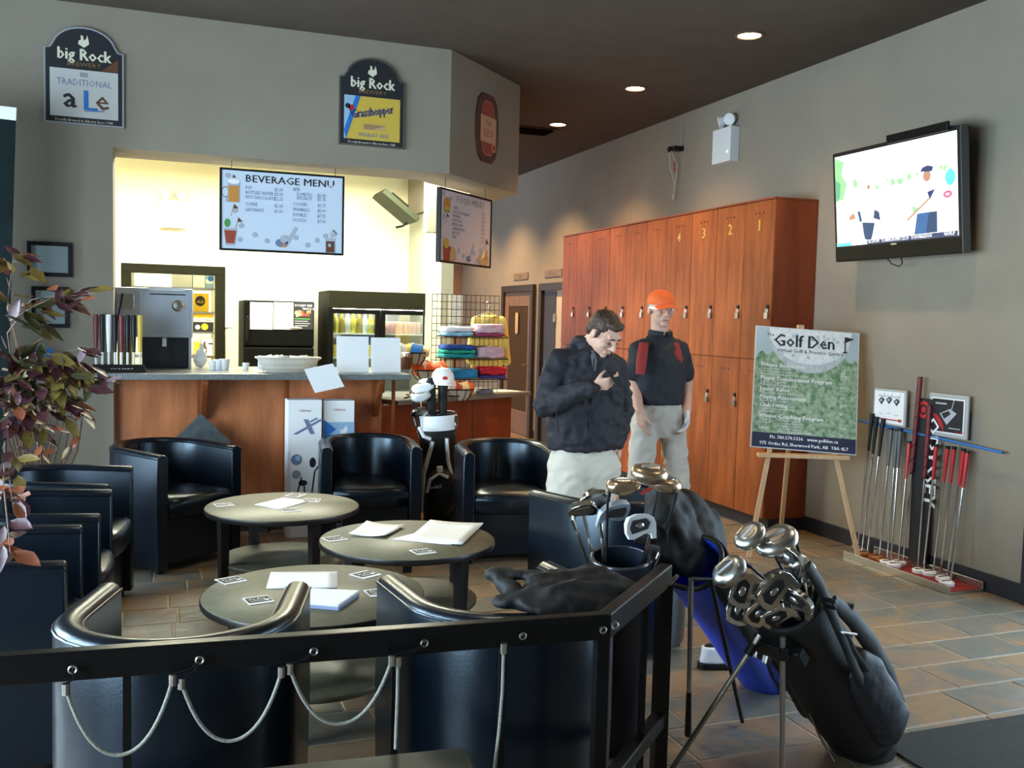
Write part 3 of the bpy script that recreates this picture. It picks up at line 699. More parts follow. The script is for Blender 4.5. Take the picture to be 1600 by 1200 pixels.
# sheets of paper on the bar back wall, emergency light, tilted screen
def wallsheet(px0, py0, px1, py1, l):
    a, b = at(px0, py0, y=9.99), at(px1, py1, y=9.99)
    tag(MB().box(a.x, 9.99, b.z, b.x, 9.998, a.z).build('wall_sheet', m_white, None, smooth=False), l, 'paper')
wallsheet(345, 480, 363, 512, 'pale paper sheet pinned on the bar wall between doorway and fridge')
p = at(270, 332, y=9.99)
def emergency(label, c, rz, s=1., col=m_offwhite):
    t = thing('emergency_light', label, 'emergency light', c, rz)
    MB().box(-.14*s, -.09*s, -.17*s, .14*s, 0, .12*s).build('battery_box', col, t, smooth=False, bevel=.006)
    for u, d in ((-.06, -.5), (.07, .55)):
        h = MB().tube([(u*s, -.045*s, .12*s), (u*s, -.045*s, .15*s)], .012*s, 8).build('lamp_arm', col, t)
        MM = Matrix.Translation((u*s, -.05*s, .19*s)) @ Matrix.Rotation(d, 4, 'Z') @ Matrix.Rotation(PI/2+.3, 4, 'X')
        MB().lathe([(.015*s, -.05*s), (.04*s, -.035*s), (.05*s, .02*s), (.05*s, .03*s), (.04*s, .025*s)], 16, M=MM).build('lamp_head', col, t)
    MB().tube([(.10*s, -.091*s, -.09*s), (.10*s, -.096*s, -.09*s)], .008*s, 8).build('charge_lamp', mk('green_led', (.1, .6, .2), .3, emit=(.2, 1, .3), es=2), t)
emergency('white twin head emergency light on the bright bar back wall', (p.x, 9.999, p.z), 0, .9)
p = at(1141, 224, x=XR)
emergency('white twin head emergency light high above the lockers', (XR, p.y, p.z), -PI/2, 1.)
# flat screen hung tilted inside the bar
sa, sb = at(601, 297, y=9.2), at(655, 343, y=9.2)
t = thing('tilted_screen', 'olive tilted flat panel jutting from the bar back wall', 'screen', ((sa.x+sb.x)/2, 9.25, (sa.z+sb.z)/2), rot=(0, math.atan2(sa.z-sb.z, sb.x-sa.x), 0))
Ls = (sb-sa).length
MB().box(-Ls/2, -.03, -.028, Ls/2, .45, .028).build('panel', mk('olive_plastic', (.03, .036, .02), .6, spec=.15), t, smooth=False, bevel=.006)
MB().box(-Ls*.33, -.034, .028, Ls*.15, .40, .045).build('back_ridge', m_olive, t, smooth=False, bevel=.006)
MB().tube([(Ls/2-.03, .3, -.03), (Ls/2-.01, .5, -.03), (Ls/2-.02, .75, -.03)], .012, 8).build('bracket', m_olive, t)
# fridge
fx0, fx1 = at(381, 500, y=9.35).x, at(491, 500, y=9.35).x; fz = at(430, 470, y=9.35).z
t = thing('refrigerator', 'black two door refrigerator with white sheets on its freezer door', 'fridge', ((fx0+fx1)/2, 9.35, 0))
w = (fx1-fx0)/2
MB().box(-w, .06, 0, w, .62, fz).build('cabinet', m_appl, t, smooth=False, bevel=.006)
zs = at(430, 542, y=9.35).z
MB().box(-w, 0, zs+.005, w, .055, fz).build('freezer_door', m_appl, t, smooth=False, bevel=.012)
MB().box(-w, 0, .08, w, .055, zs-.005).build('fridge_door', m_appl, t, smooth=False, bevel=.012)
MB().box(-w+.02, -.03, zs+.05, -w+.045, 0, fz-.15).build('handle', m_blackm, t, bevel=.006)
for (a, b, c, d), l in (((391, 472, 426, 515), 'a'), ((428, 472, 458, 515), 'b')):
    P0, P1 = at(a, b, y=9.345), at(c, d, y=9.345)
    MB().box(P0.x-t.location.x, -.006, P1.z, P1.x-t.location.x, -.001, P0.z).build('white_sheet', m_white, t, smooth=False)
P0, P1 = at(459, 472, y=9.345), at(491, 515, y=9.345); X0, X1 = P0.x-t.location.x, P1.x-t.location.x-.01
F = Flat(); F.rect(X0, P1.z, X1, P0.z, m_ink, 0).text('POCKET SIZE', X0+.01, P0.z-.04, .028, m_white, 1).text('TEAM & CO.', X0+.08, P0.z-.07, .026, m_white, 1)
rr = random.Random(4)
for k in range(22): u, v = rr.uniform(X0+.02, X1-.02), rr.uniform(P1.z+.13, P0.z-.09); F.disc(u, v, rr.uniform(.008, .02), rr.choice((m_red, m_cola, m_tan, m_orange, m_ink, m_brown)), 1+k*.05, n=8)
for k in range(4): F.line([(X0+.01, P1.z+.1-.022*k), (X1-.03-.02*(k % 2), P1.z+.1-.022*k)], .008, m_greyc if k else m_green, 1)
F.build('poster', t, (0, -.001, 0))
MB().ell((w*.45, -.005, zs+.18), (.07, .006, .014), 10).build('badge', m_silver, t)
# glass door drinks cooler
kx0, kx1 = at(514, 480, y=9.3).x, at(673, 480, y=9.3).x; kz = at(590, 456, y=9.3).z
t = thing('drinks_cooler', 'black two door glass front drinks cooler, lit inside', 'cooler', (kx0, 9.3, 0)); w = kx1-kx0
cb = MB().box(0, .05, 0, .04, .65, kz).box(w-.04, .05, 0, w, .65, kz).box(.04, .61, 0, w-.04, .65, kz).box(.04, .05, 0, w-.04, .61, .18).box(.04, .05, kz-.16, w-.04, .61, kz)
cb.build('cabinet', m_appl, t, smooth=False)
MB().box(0, -.0, kz-.17, w, .05, kz).build('header', m_olive, t, smooth=False, bevel=.004)
MB().box(.041, .6, .18, w-.041, .609, kz-.16).build('liner', m_white, t, smooth=False)
for k in range(2):
    a, b = (.0, w/2-.004) if k == 0 else (w/2+.004, w)
    d = MB().box(a, 0, .12, a+.045, .045, kz-.175).box(b-.045, 0, .12, b, .045, kz-.175).box(a+.045, 0, .12, b-.045, .045, .18).box(a+.045, 0, kz-.22, b-.045, .045, kz-.175)
    dd = d.build('door', m_appl, t, smooth=False, bevel=.004)
    MB().box(a+.045, .018, .18, b-.045, .026, kz-.22).build('door_glass', m_glass, dd, smooth=False)
    MB().box((b-.04) if k == 0 else (a+.02), -.03, .9, (b-.02) if k == 0 else (a+.04), 0, 1.25).build('door_handle', m_blackm, dd, smooth=False)
MB().box(.06, .08, kz-.19, w-.06, .11, kz-.165).build('light_tube', mk('cooler_tube', (1, 1, .95), .5, emit=(1, 1, .86), es=14), t, smooth=False)
SH = [at(590, y_, y=9.5).z for y_ in (521, 558)]+[.78, .45]
for z_ in SH: MB().box(.045, .09, z_-.012, w-.045, .58, z_).build('shelf', m_offwhite, t, smooth=False)
def can(mat): 
    return MB().lathe([(.024, 0), (.031, .008), (.031, .108), (.024, .12), (.022, .118)], 12).build('can', mat)
def bottle(mat): 
    return MB().lathe([(.03, 0), (.032, .01), (.032, .12), (.014, .165), (.012, .205), (.014, .21)], 12).build('bottle', mat)
m_canr = mk('can_red', (.55, .02, .02), .3, .3); m_cank = mk('can_dark', (.03, .02, .015), .3, .3); m_canp = mk('can_pink', (.75, .45, .42), .35, .2)
m_boty = mk('drink_yellow', (.70, .62, .10), .25); m_bota = mk('drink_amber', (.42, .30, .05), .25); m_botw = mk('drink_white', (.8, .8, .7), .3); m_botc = mk('drink_cyan', (.2, .4, .5), .3)
src = {}
ORD = ('leftmost', 'second from left', 'third from left', 'fourth from left', 'fifth from left', 'sixth from left', 'seventh from left', 'eighth from left', 'ninth from left', 'tenth from left', 'rightmost')
def stock(kind, mat, x, z, label, group):
    k = (kind, mat.name)
    if k not in src:
        o = (can if kind == 'can' else bottle)(mat); src[k] = o.data
    else:
        o = bpy.data.objects.new('drink_'+kind, src[k]); C.objects.link(o)
    o.name = 'drink_'+kind; tag(o, label, kind, group); o.location = (kx0+x, 9.3+.14, z); return o
for k in range(11):
    stock('can', m_canp, w*.53+.02+k*.047, SH[0]+.0, 'pale pink drink can, %s on the upper right cooler shelf' % ORD[k], 'pale cans on the upper right cooler shelf')
for k in range(11):
    dkk = k < 6 and k % 2 == 0
    stock('can', m_cank if dkk else m_canr, w*.53+.02+k*.047, SH[1], ('dark' if dkk else 'red')+' drink can, %s on the second right cooler shelf' % ORD[k], ('dark' if dkk else 'red')+' cans on the second right cooler shelf')
for k in range(8):
    m_, n_ = ((m_boty, 'yellow'), (m_bota, 'amber'), (m_botw, 'white'))[k % 3]
    stock('bottle', m_, .09+k*.058, SH[0], n_+' drink bottle, %s on the upper left cooler shelf' % ORD[k if k < 7 else 10], n_+' bottles on the upper left cooler shelf')
for k in range(8):
    m_, n_ = ((m_bota, 'amber'), (m_boty, 'yellow'), (m_boty, 'yellow'))[k % 3]
    stock('can', m_, .085+k*.058, SH[1], n_+' drink can, %s on the second left cooler shelf' % ORD[k if k < 7 else 10], n_+' cans on the second left cooler shelf')
for k in range(4): stock('bottle', m_botc, .09+k*.06, SH[2], 'blue drink bottle, %s on the third left cooler shelf' % ORD[k if k < 3 else 10], 'blue bottles low in the cooler')
# storeroom shelving seen through the doorway
t = thing('wire_shelving', 'wire shelving with drink cartons seen through the storeroom doorway', 'shelving', (.18, 10.75, 0))
for u in (-.4, .4):
    for v in (-.18, .2): MB().tube([(u, v, 0), (u, v, 2.0)], .012, 8).build('post', m_silver, t)
SZ = [at(310, y_, y=10.6).z for y_ in (450, 487, 518, 556)]+[.75]
for z_ in SZ:
    g = MB().box(-.42, -.20, z_-.02, .42, -.19, z_).box(-.42, .2, z_-.02, .42, .21, z_)
    for k in range(15): g.box(-.42+k*.06-.003, -.19, z_-.006, -.42+k*.06+.003, .2, z_)
    g.build('wire_shelf', m_silver, t, smooth=False)
def carton(px0, px1, zi, h, mat, label, deco=None):
    a, b = at(px0, 500, y=10.62).x, at(px1, 500, y=10.62).x
    t = thing('drink_carton', label, 'carton', ((a+b)/2, 10.58, SZ[zi]+.001)); w = (b-a)/2
    MB().box(-w, 0, 0, w, .28, h).build('box', mat, t, smooth=False, bevel=.004)
    if deco:
        F = Flat(); deco(F, w, h); F.build('print', t, (0, 0, 0))
carton(268, 300, 0, .16, m_offwhite, 'plain white carton on the top store shelf, left')
carton(301, 320, 0, .16, m_white, 'plain white carton on the top store shelf, middle')
carton(321, 336, 0, .16, m_ltblue, 'blue and white carton on the top store shelf', lambda F, w, h: F.rect(-w, .05, w, .09, m_white, 0).disc(0, .10, .03, m_blue, 1))
carton(302, 326, 1, .19, m_yellow, 'yellow carton with black emblem on the second store shelf', lambda F, w, h: F.disc(-.01, .11, .05, m_ink, 0, .055).text('ALE', -.01, .09, .04, m_yellow, 1, 'CENTER'))
carton(302, 334, 2, .20, m_ink, 'black and yellow carton with white band on the third store shelf', lambda F, w, h: F.rect(-w, .11, w, .2, m_yellow, 0).rect(-w, .10, w, .145, m_white, 1).text('Corona', 0, .108, .045, m_ink, 2, 'CENTER').disc(.01, .05, .035, m_yellow, 1).disc(-.06, .045, .025, m_white, 1))
carton(304, 312, 3, .14, m_yellow, 'small yellow carton on the lowest visible store shelf')
carton(314, 332, 3, .18, m_white, 'white carton with a bottle picture on the lowest visible store shelf', lambda F, w, h: F.poly([(-.05, 0), (.0, 0), (.0, .08), (-.015, .12), (-.015, .15), (-.035, .15), (-.035, .12), (-.05, .08)], m_brown, 0).disc(-.025, .06, .018, m_white, 1).rect(.015, .12, .06, .135, m_ink, 0))
# ================================================================== apparel rack on the angled desk
t = thing('apparel_rack', 'black wire grid rack with shelves of folded clothes on the desk', 'rack', (2.35, 7.86, .90), 0)
u0, u1 = -.16, .44
g = MB(); GZ = .84
for k in range(15): g.tube([(u0+k*(u1-u0)/14, 0, .0), (u0+k*(u1-u0)/14, 0, GZ)], .0025, 4)
for k in range(14): g.tube([(u0, .004, .03+k*.062), (u1, .004, .03+k*.062)], .0025, 4)
g.build('wire_grid', m_blackm, t)
def rack_z(py, px=730): return at(px, py, y=7.8).z-.90
RZ = [rack_z(526), rack_z(559), rack_z(590)]
for z_ in RZ:
    g = MB()
    for v in (-.30, -.02): g.tube([(u0+.03, v, z_), (u1-.02, v, z_)], .005, 5)
    for k in range(12): g.tube([(u0+.03+k*.05, -.30, z_), (u0+.03+k*.05, -.02, z_)], .003, 4)
    g.tube([(u0+.03, -.02, z_+.05), (u0+.03, -.30, z_)], .004, 4); g.tube([(u1-.02, -.02, z_+.05), (u1-.02, -.30, z_)], .004, 4)
    g.build('wire_shelf', m_blackm, t)
TB = Matrix.Translation(t.location)
def folded(u, z, w, h, mat, label, d=.24, seed=0, group='folded clothes on the wire rack'):
    """a folded garment: soft layered slab"""
    mb = MB(); n = 3 if h > .03 else 2
    for k in range(n):
        zz = h*(k+.5)/n; mb.stack([((0, 0, zz-h/n*.52), w/2*.93, d/2*.93), ((0, 0, zz-h/n*.3), w/2, d/2), ((0, 0, zz+h/n*.3), w/2, d/2), ((0, 0, zz+h/n*.52), w/2*.93, d/2*.93)], 28, e=5)
    me = bake(mb, .008, 2, lambda c: .007*noise.noise(Vector((c.x*14+seed, c.y*14, c.z*60)))+.004*noise.noise(Vector((c.x*40, c.y*40, seed))))
    o = mesh_obj('folded_shirt', me, mat); tag(o, label, 'shirt', group)
    o.location = TB @ Vector((u, -.17, z+.008)); o.rotation_euler = (0, 0, .04*((seed % 3)-1)); return o
mf = lambda n, c: mk('cloth_'+n, c, .85, bump=.2, bscale=60)
cw, cb, ctl, cnv, cr_, cpk, cbl = mf('white', (.62, .62, .66)), mf('sky', (.22, .45, .62)), mf('teal', (.01, .33, .40)), mf('navy', (.015, .06, .30)), mf('red', (.55, .01, .025)), mf('pink', (.55, .36, .42)), mf('azure', (.02, .26, .55))
ccr = mf('crimson_stripe', (.28, .03, .08)); cpu = mf('violet', (.05, .04, .22))
folded(.0, RZ[0], .27, .03, cb, 'light blue folded shirt at left on the top wire shelf', seed=1)
folded(.0, RZ[0]+.034, .26, .04, cw, 'white folded shirt on the light blue one, top wire shelf', seed=2)
folded(.28, RZ[0], .27, .025, ccr, 'dark red folded shirt at right on the top wire shelf', seed=3)
folded(.28, RZ[0]+.03, .26, .07, cpk, 'pinkish white crumpled shirt at right on the top wire shelf', seed=4)
folded(.01, RZ[1], .29, .03, ctl, 'teal folded shirt lowest in the left pile, middle wire shelf', seed=5)
folded(.01, RZ[1]+.034, .29, .03, mf('green', (.01, .38, .28)), 'green teal folded shirt in the left pile, middle wire shelf', seed=6)
folded(.01, RZ[1]+.068, .28, .035, cnv, 'royal blue folded shirt topmost in the left pile, middle wire shelf', seed=7)
folded(.29, RZ[1], .24, .09, cpk, 'greyish white crumpled shirt at right on the middle wire shelf', seed=8)
folded(.05, RZ[2], .26, .07, cbl, 'azure blue folded shirt at left on the bottom wire shelf', seed=9)
folded(.31, RZ[2], .24, .025, cpu, 'violet folded shirt under the red one, bottom wire shelf', seed=10)
folded(.31, RZ[2]+.03, .24, .06, cr_, 'bright red folded shirt on the bottom wire shelf', seed=11)
# yellow jacket on a hanger
jt = thing('yellow_jacket', 'pale yellow long sleeved jacket on a hanger behind the wire rack', 'jacket', (2.35, 7.90, .90), 0)
jz = at(765, 490, y=7.95).z-.90
jx = .385
mb = MB()
mb.stack([((jx-.01, .08, jz-.56), .15, .035), ((jx, .08, jz-.25), .145, .045), ((jx, .08, jz-.06), .13, .04), ((jx, .08, jz-.01), .06, .03)], 20)
mb.cap((jx-.12, .08, jz-.06), (jx-.165, .08, jz-.40), .04, .04); mb.cap((jx+.12, .08, jz-.06), (jx+.185, .07, jz-.42), .045, .04)
mb.tube([(jx-.07, .07, jz-.02), (jx, .03, jz-.05), (jx+.07, .07, jz-.02)], .018, 8)
mesh_obj('jacket_body', bake(mb, .013, 4, lambda c: .010*noise.noise(Vector((c.x*16, c.y*6, c.z*5)))), mk('yellow_cloth', (.72, .60, .16), .8, bump=.15), jt)
MB().tube([(jx-.14, .08, jz-.045), (jx, .08, jz+.015), (jx+.14, .08, jz-.045)], .008, 8).tube([(jx, .08, jz+.01), (jx, .08, jz+.06), (jx+.012, .08, jz+.085), (jx-.01, .08, jz+.105), (jx-.025, .08, jz+.09)], .0045, 8).build('hanger', m_silver, jt)
ts = thing('price_card', 'tall white price card clipped behind the wire grid rack', 'card', (2.37, 7.90, .90), 0)
ca, cbx = at(711, 500, y=7.9), at(731, 500, y=7.9)
MB().box(-.02, 0, rack_z(520), .10, .004, GZ).build('card', m_cream2, ts, smooth=False)
F = Flat()
for k in range(9): F.line([(-.005+.01*(k % 2), GZ-.03-.026*k), (.085-.012*(k % 3), GZ-.03-.026*k)], .006, m_dot, 0)
F.build('lettering', ts)
MB().box(-.01, -.01, 0, .09, .02, .012).tube([(.04, .008, .0), (.04, .008, rack_z(518))], .006, 6).build('stand', m_black, ts)
# black display arm standing behind the shelves
# tiered wire snack baskets
tb = thing('snack_stand', 'black wire stand with three tilted snack baskets beside the counter end', 'stand', (at(668, 640, y=7.45).x, 7.42, .90))
pz = lambda px, py, y=7.42: at(px, py, y=y)
bas = [pz(646, 551), pz(672, 578), pz(712, 606, 7.35)]
bas[2] = pz(716, 608, 7.5)
MB().tube([(-.02, .12, 0), (-.02, .12, .75)], .008, 8).tube([(.16, .12, 0), (.16, .12, .3)], .008, 8).box(-.14, .0, 0, .26, .2, .01).build('upright', m_blackm, tb)
m_wirebk = mk('pale_wire_basket', (.62, .54, .45), .6)
for k, (b, w) in enumerate(zip(bas, (.11, .15, .125))):
    c = b-tb.location
    rg = lambda r, z, n=20: [(c.x+r*w*math.cos(2*PI*j/n), c.y+r*w*.75*math.sin(2*PI*j/n), c.z+z) for j in range(n)]
    bk = MB().loft([rg(.55, -.09), rg(.8, -.06), rg(1.0, .0), rg(.96, .0), rg(.76, -.055), rg(.5, -.08)], 0, (1, 1)).build('basket', m_wirebk, tb)
    w2 = MB(); r0 = rg(1.02, 0); w2.tube(r0+[r0[0]], .006, 6)
    for j in range(0, 20, 2): w2.tube([r0[j], rg(.83, -.06)[j], rg(.57, -.094)[j]], .0035, 4)
    w2.tube([(c.x, c.y+w*.7, c.z), (-.02, .12, min(c.z, .74))], .006, 6)
    w2.build('basket_wire', m_blackm, bk)
snk = [(m_orange, 'orange'), (m_offwhite, 'white'), (m_tan, 'tan'), (m_mustard, 'yellow'), (m_cola, 'red'), (m_blue, 'blue')]
rr = random.Random(11)
nm = ('top', 'middle', 'lowest'); pick = ([1, 3, 1, 5, 1, 2], [0, 1, 0, 4, 0, 1, 0], [2, 1, 4, 2, 0])
for k, b in enumerate(bas):
    n = len(pick[k]); w = (.11, .15, .125)[k]
    for j, ci in enumerate(pick[k]):    # small pillow shaped bags
        m_, n_ = snk[ci]
        mb = MB().loft([[(-.04, -.003, -.05), (.04, -.003, -.05), (.045, .003, -.06), (-.045, .003, -.06)], [(-.045, -.018, -.02), (.045, -.018, -.02), (.045, .018, -.02), (-.045, .018, -.02)], [(-.045, -.018, .02), (.045, -.018, .02), (.045, .018, .02), (-.045, .018, .02)], [(-.045, -.003, .06), (.045, -.003, .06), (.045, .003, .06), (-.045, .003, .06)]])
        o = tag(mb.build('snack_bag', m_, None, ang=60), '%s snack bag, %s in the %s wire basket' % (n_, (ORD[j] if j < n-1 else 'rightmost'), nm[k]), 'snack', 'snack bags in the %s wire basket' % nm[k])
        o.location = (b.x-w*.7+w*1.4*j/(n-1), b.y+rr.uniform(-.03, .03), b.z+.012); o.rotation_euler = (rr.uniform(-.9, -.4), rr.uniform(-.5, .5), rr.uniform(-.4, .4))
t = thing('glass_jar', 'glass jar of coffee beans standing at the counter end', 'jar', (at(636, 580, y=7.25).x, 7.3, 1.13))
MB().lathe([(.04, 0), (.045, .01), (.045, .09), (.036, .10)], 16).build('jar', m_brown, t)
MB().lathe([(.038, .10), (.038, .125), (.03, .13)], 16).build('lid', m_silver, t)
# papers and a stapler on the desk
def desk_paper(u, v, w, d, r, l, m=m_white, z=.9005):
    o = tag(MB().box(-w/2, -d/2, 0, w/2, d/2, .002).build('paper', m, None, smooth=False), l, 'paper'); o.location = desk_pt(u, v, z); o.rotation_euler = (0, 0, AD+r)
desk_paper(1.05, .42, .30, .21, .2, 'manila sheet at the back of the angled desk', m_tan)
desk_paper(1.42, .18, .30, .21, -.1, 'pale sheet hanging toward the right end of the angled desk', m_cream2)
desk_paper(.55, .14, .36, .18, .0, 'white sheet at the front left of the angled desk')
p = at(757, 614, z=.905)
t = thing('desk_telephone', 'dark grey handset lying on the angled desk among papers', 'handset', (p.x, p.y, .90), AD-.1)
MB().stack([((0, 0, .0), .09, .03), ((0, 0, .02), .092, .032), ((0, 0, .035), .08, .024)], 20, e=4).build('body', m_greyc, t)
MB().box(-.05, -.012, .035, .05, .012, .038).build('keypad', m_black, t, smooth=False)
# cable on the desk's left end
t = tag(MB().tube([tuple(at(px, py, z=.906)) for px, py in ((632, 622), (645, 618), (640, 612), (655, 614), (662, 620), (650, 624), (668, 617))], .006, 6).build('tangled_cable', m_black), 'tangled black cable on the left end of the angled desk', 'cable')
t = tag(MB().ell((0, 0, .02), (.05, .035, .02), 14).build('silver_gadget', m_silver), 'silver rounded gadget near the front edge of the angled desk', 'gadget'); t.location = desk_pt(.24, .06, .90)
# ================================================================== lockers
LX = 4.22; px_e = [878.6, 900, 925, 951, 978, 1008.5, 1040, 1078.5, 1117, 1160.5, 1207]
ye = [at(p, 440, x=LX).y for p in px_e]
LZ0, LZM, LZ1 = .10, 1.28, 2.46
NUM = {9: '1', 8: '2', 7: '3', 6: '4', 5: '5', 4: '6', 3: '7', 2: '8', 1: '9', 0: '10'}
plc = ['nearest', 'second', 'third', 'fourth', 'farthest']
for un in range(5):
    a, b = 9-2*un, 8-2*un                          # column indices of the unit, near one first
    y1, y0 = ye[a+1], ye[b]
    t = thing('locker_cabinet', 'red cherry golf locker cabinet of two columns, %s of five from the easel' % plc[un] if un else 'red cherry golf locker cabinet nearest the easel, with doors 1 and 2', 'locker', (LX, y0, 0), -PI/2, 'wooden lockers along the right wall')
    W_ = y0-y1; D_ = XR-LX-.004
    MB().box(.002, .022, LZ0, W_-.002, D_, LZ1).build('body', m_cherry2, t, smooth=False)
    MB().box(.002, .05, 0, W_-.002, D_, LZ0).build('plinth', m_trim, t, smooth=False)
    MB().box(.0, -.004, LZ1, W_, D_, LZ1+.012).build('top_panel', m_cherry2, t, smooth=False)
    for ci in (b, a):
        u0_, u1_ = y0-ye[ci], y0-ye[ci+1]
        for lv in (0, 1):
            z0, z1 = (LZ0, LZM) if lv == 0 else (LZM, LZ1)
            d = MB().box(u0_+.003, 0, z0+.003, u1_-.003, .021, z1-.003).build('door', m_cherry, t, smooth=False, bevel=.002)
            hx = u1_-.045 if True else u0_+.05; hz = z1-(.30 if lv == 0 else .80)
            hp = MB().box(hx-.012, -.010, hz, hx+.014, 0, hz+.028); hp.build('hasp', m_black, d, smooth=False, bevel=.002)
            lk = MB().tube([(hx-.009, -.012, hz+.0), (hx-.009, -.012, hz-.03)], .0035, 6).tube([(hx+.011, -.012, hz), (hx+.011, -.012, hz-.03)], .0035, 6).box(hx-.019, -.020, hz-.075, hx+.021, -.004, hz-.030)
            lk.build('padlock', m_silver, d, smooth=False, bevel=.003)
            vh = MB()
            for q in (-.05, 0, .05): vh.tube([((u0_+u1_)/2+q, -.0015, z1-.09), ((u0_+u1_)/2+q, .001, z1-.09)], .007, 10)
            vh.build('vent_holes', m_black, d)
            if lv == 1 and ci >= 6:
                Flat().text(NUM[ci], (u0_+u1_)/2, z1-.22, .12 if ci > 6 else .10, m_brass, 0, 'CENTER', bold=.004).build('number', d)
# ================================================================== television
TX = 4.40
tl, tr_, br_, bl_ = at(1303, 242, x=TX), at(1503, 196, x=TX), at(1503, 396, x=TX), at(1303, 409, x=TX)
tc = (tl+tr_+br_+bl_)/4; w = (abs(tl.y-tr_.y)+abs(bl_.y-br_.y))/4; h = (tl.z-bl_.z+tr_.z-br_.z)/4
t = thing('television', 'wall mounted flat television showing two golfers', 'television', (TX, tc.y, tc.z), rot=(0, 0, -PI/2))
t.rotation_euler = Matrix.Rotation(-PI/2, 3, 'Z').to_4x4().to_euler()
TM = Matrix.Rotation(math.radians(5.5), 4, 'X')
tiltpt = lambda p: TM @ Vector(p)
def TBOX(*b): return MB().box(*b, M=TM)
TBOX(-w, 0, -h, w, .05, h).build('housing', m_black, t, smooth=False, bevel=.008)
TBOX(-w+.008, -.003, -h+.012, w-.008, 0, -h+.09).build('chin', mk('gloss_black', (.006, .006, .006), .3, spec=.15), t, smooth=False)
TBOX(w-.002, -.002, -h, w+.004, .055, h).build('side_trim', mk('tv_trim', (.10, .105, .11), .35, .7), t, smooth=False)
TBOX(-.02, -.004, -h+.085, .03, -.002, -h+.095).build('badge', m_silver, t, smooth=False)
def em(n, c, s=1.): return mk('screen_'+n, (.01, .01, .01), .3, emit=c, es=s)
s_w, s_sky, s_gr, s_gd, s_ha, s_na, s_wh, s_sk, s_bl, s_rd, s_te, s_nv = em('haze', (.92, 1, .97), .95), em('sky', (.96, 1, 1), 1.1), em('bush', (.25, .55, .25), .8), em('dark_bush', (.12, .38, .22), .7), em('pale_grass', (.75, .95, .85), .95), em('trousers', (.02, .06, .16), .6), em('shirt', (1, 1, 1), 1.05), em('face', (.45, .22, .14), .7), em('jeans', (.03, .11, .30), .7), em('sign', (.75, .08, .2), .8), em('teal', (.1, .6, .65), .8), em('banner', (.03, .05, .15), .6)
F = Flat(); sw, sh0, sh1 = w-.028, -h+.105, h-.028
X = lambda u: -sw+2*sw*u
Z = lambda v: sh0+(sh1-sh0)*v
def sp(pts, m, l): F.poly([(X(a), Z(b)) for a, b in pts], m, l)
sp([(0, 0), (1, 0), (1, 1), (0, 1)], s_w, 0); sp([(0, .62), (1, .58), (1, 1), (0, 1)], s_sky, 1); sp([(0, .05), (1, .08), (1, .30), (0, .34)], s_ha, 1)
sp([(0, .5), (.07, .52), (.11, .68), (.06, .80), (.09, .92), (0, 1)], s_gr, 2); sp([(0, .5), (.04, .54), (.05, .7), (.0, .75)], s_gd, 3)
rr = random.Random(9); s_g2 = em('pale_bush', (.50, .82, .45), .9); s_g3 = em('haze_bush', (.72, .95, .72), .95)
for k in range(90):
    a = rr.choice((rr.uniform(.17, .30), rr.uniform(.38, .58), rr.uniform(.60, .70), rr.uniform(.86, 1.0))); b = .64+rr.uniform(-.03, .045)+(.04 if a > .86 else 0)-.03*(a-.5)
    if X(a) > sw-.025: continue
    F.disc(X(a), Z(b), rr.uniform(.012, .028), rr.choice((s_gr, s_g2, s_g2, s_g3)), 2+k*.015, n=7)
for k in range(5): F.line([(X(.05+.1*k), Z(.46-.05*k)), (X(.60+.08*k), Z(.47-.05*k))], .006, s_ha, 2)
F.disc(X(.95), Z(.57), .04, s_te, 3, .05, 10)
# golfer walking at left
sp([(.26, .06), (.31, .02), (.33, .10), (.35, .22), (.24, .24), (.25, .12)], s_na, 4); sp([(.22, .22), (.37, .22), (.36, .52), (.32, .60), (.28, .60), (.23, .50)], s_wh, 3.5)
F.disc(X(.30), Z(.64), .028, s_wh, 4, .03, 10); F.disc(X(.305), Z(.61), .016, s_sk, 4.5, n=8); sp([(.34, .27), (.40, .24), (.39, .33), (.35, .36)], s_nv, 4); sp([(.20, .36), (.22, .37), (.24, .26), (.22, .24)], s_na, 4)
sp([(.12, .28), (.18, .29), (.17, .35), (.13, .33)], s_sk, 4)
# golfer standing at right
sp([(.67, .02), (.85, .04), (.85, .26), (.70, .26)], s_bl, 4); sp([(.76, .03), (.85, .04), (.85, .26), (.79, .26)], s_na, 4.5); sp([(.70, .25), (.86, .25), (.87, .52), (.81, .58), (.76, .57), (.71, .40)], s_wh, 3.6)
F.disc(X(.78), Z(.62), .032, s_sk, 4, .036, 10); sp([(.73, .67), (.82, .655), (.83, .70), (.79, .72), (.75, .71)], s_nv, 5); F.line([(X(.62), Z(.20)), (X(.80), Z(.40))], .012, s_sk, 5)
sp([(.66, .34), (.72, .31), (.67, .24)], s_gr, 4.4); sp([(.78, .46), (.84, .48), (.80, .38)], s_nv, 5)
F.disc(X(.93), Z(.41), .035, s_rd, 4, .022, 12); F.disc(X(.93), Z(.41), .018, s_wh, 5, .008, 8)
sp([(0, 0), (1, 0), (1, .055), (0, .04)], s_wh, 6); sp([(.0, .0), (.14, .0), (.14, .035), (.0, .035)], s_te, 7); sp([(.28, .0), (1, .0), (1, .05), (.28, .04)], s_nv, 7)
F.text('1st 270.300   T2 ABERCROMBY 272.30   T3 DONALDSON', X(.29), Z(.01), .028, s_wh, 8, sx=.8); F.text('GOLF', X(.90), Z(.012), .034, s_wh, 9, bold=.001)
so = F.build('screen_image', t); so.data.transform(TM @ Matrix.Translation((0, -.001, 0)))
MB().box(-.02, -.02, h-.02, w*.86, .0, h+.035, M=TM).box(.0, -.015, h-.02, w*.83, .17, h+.01, M=TM).build('sound_bar', m_blackm, t, smooth=False, bevel=.004)
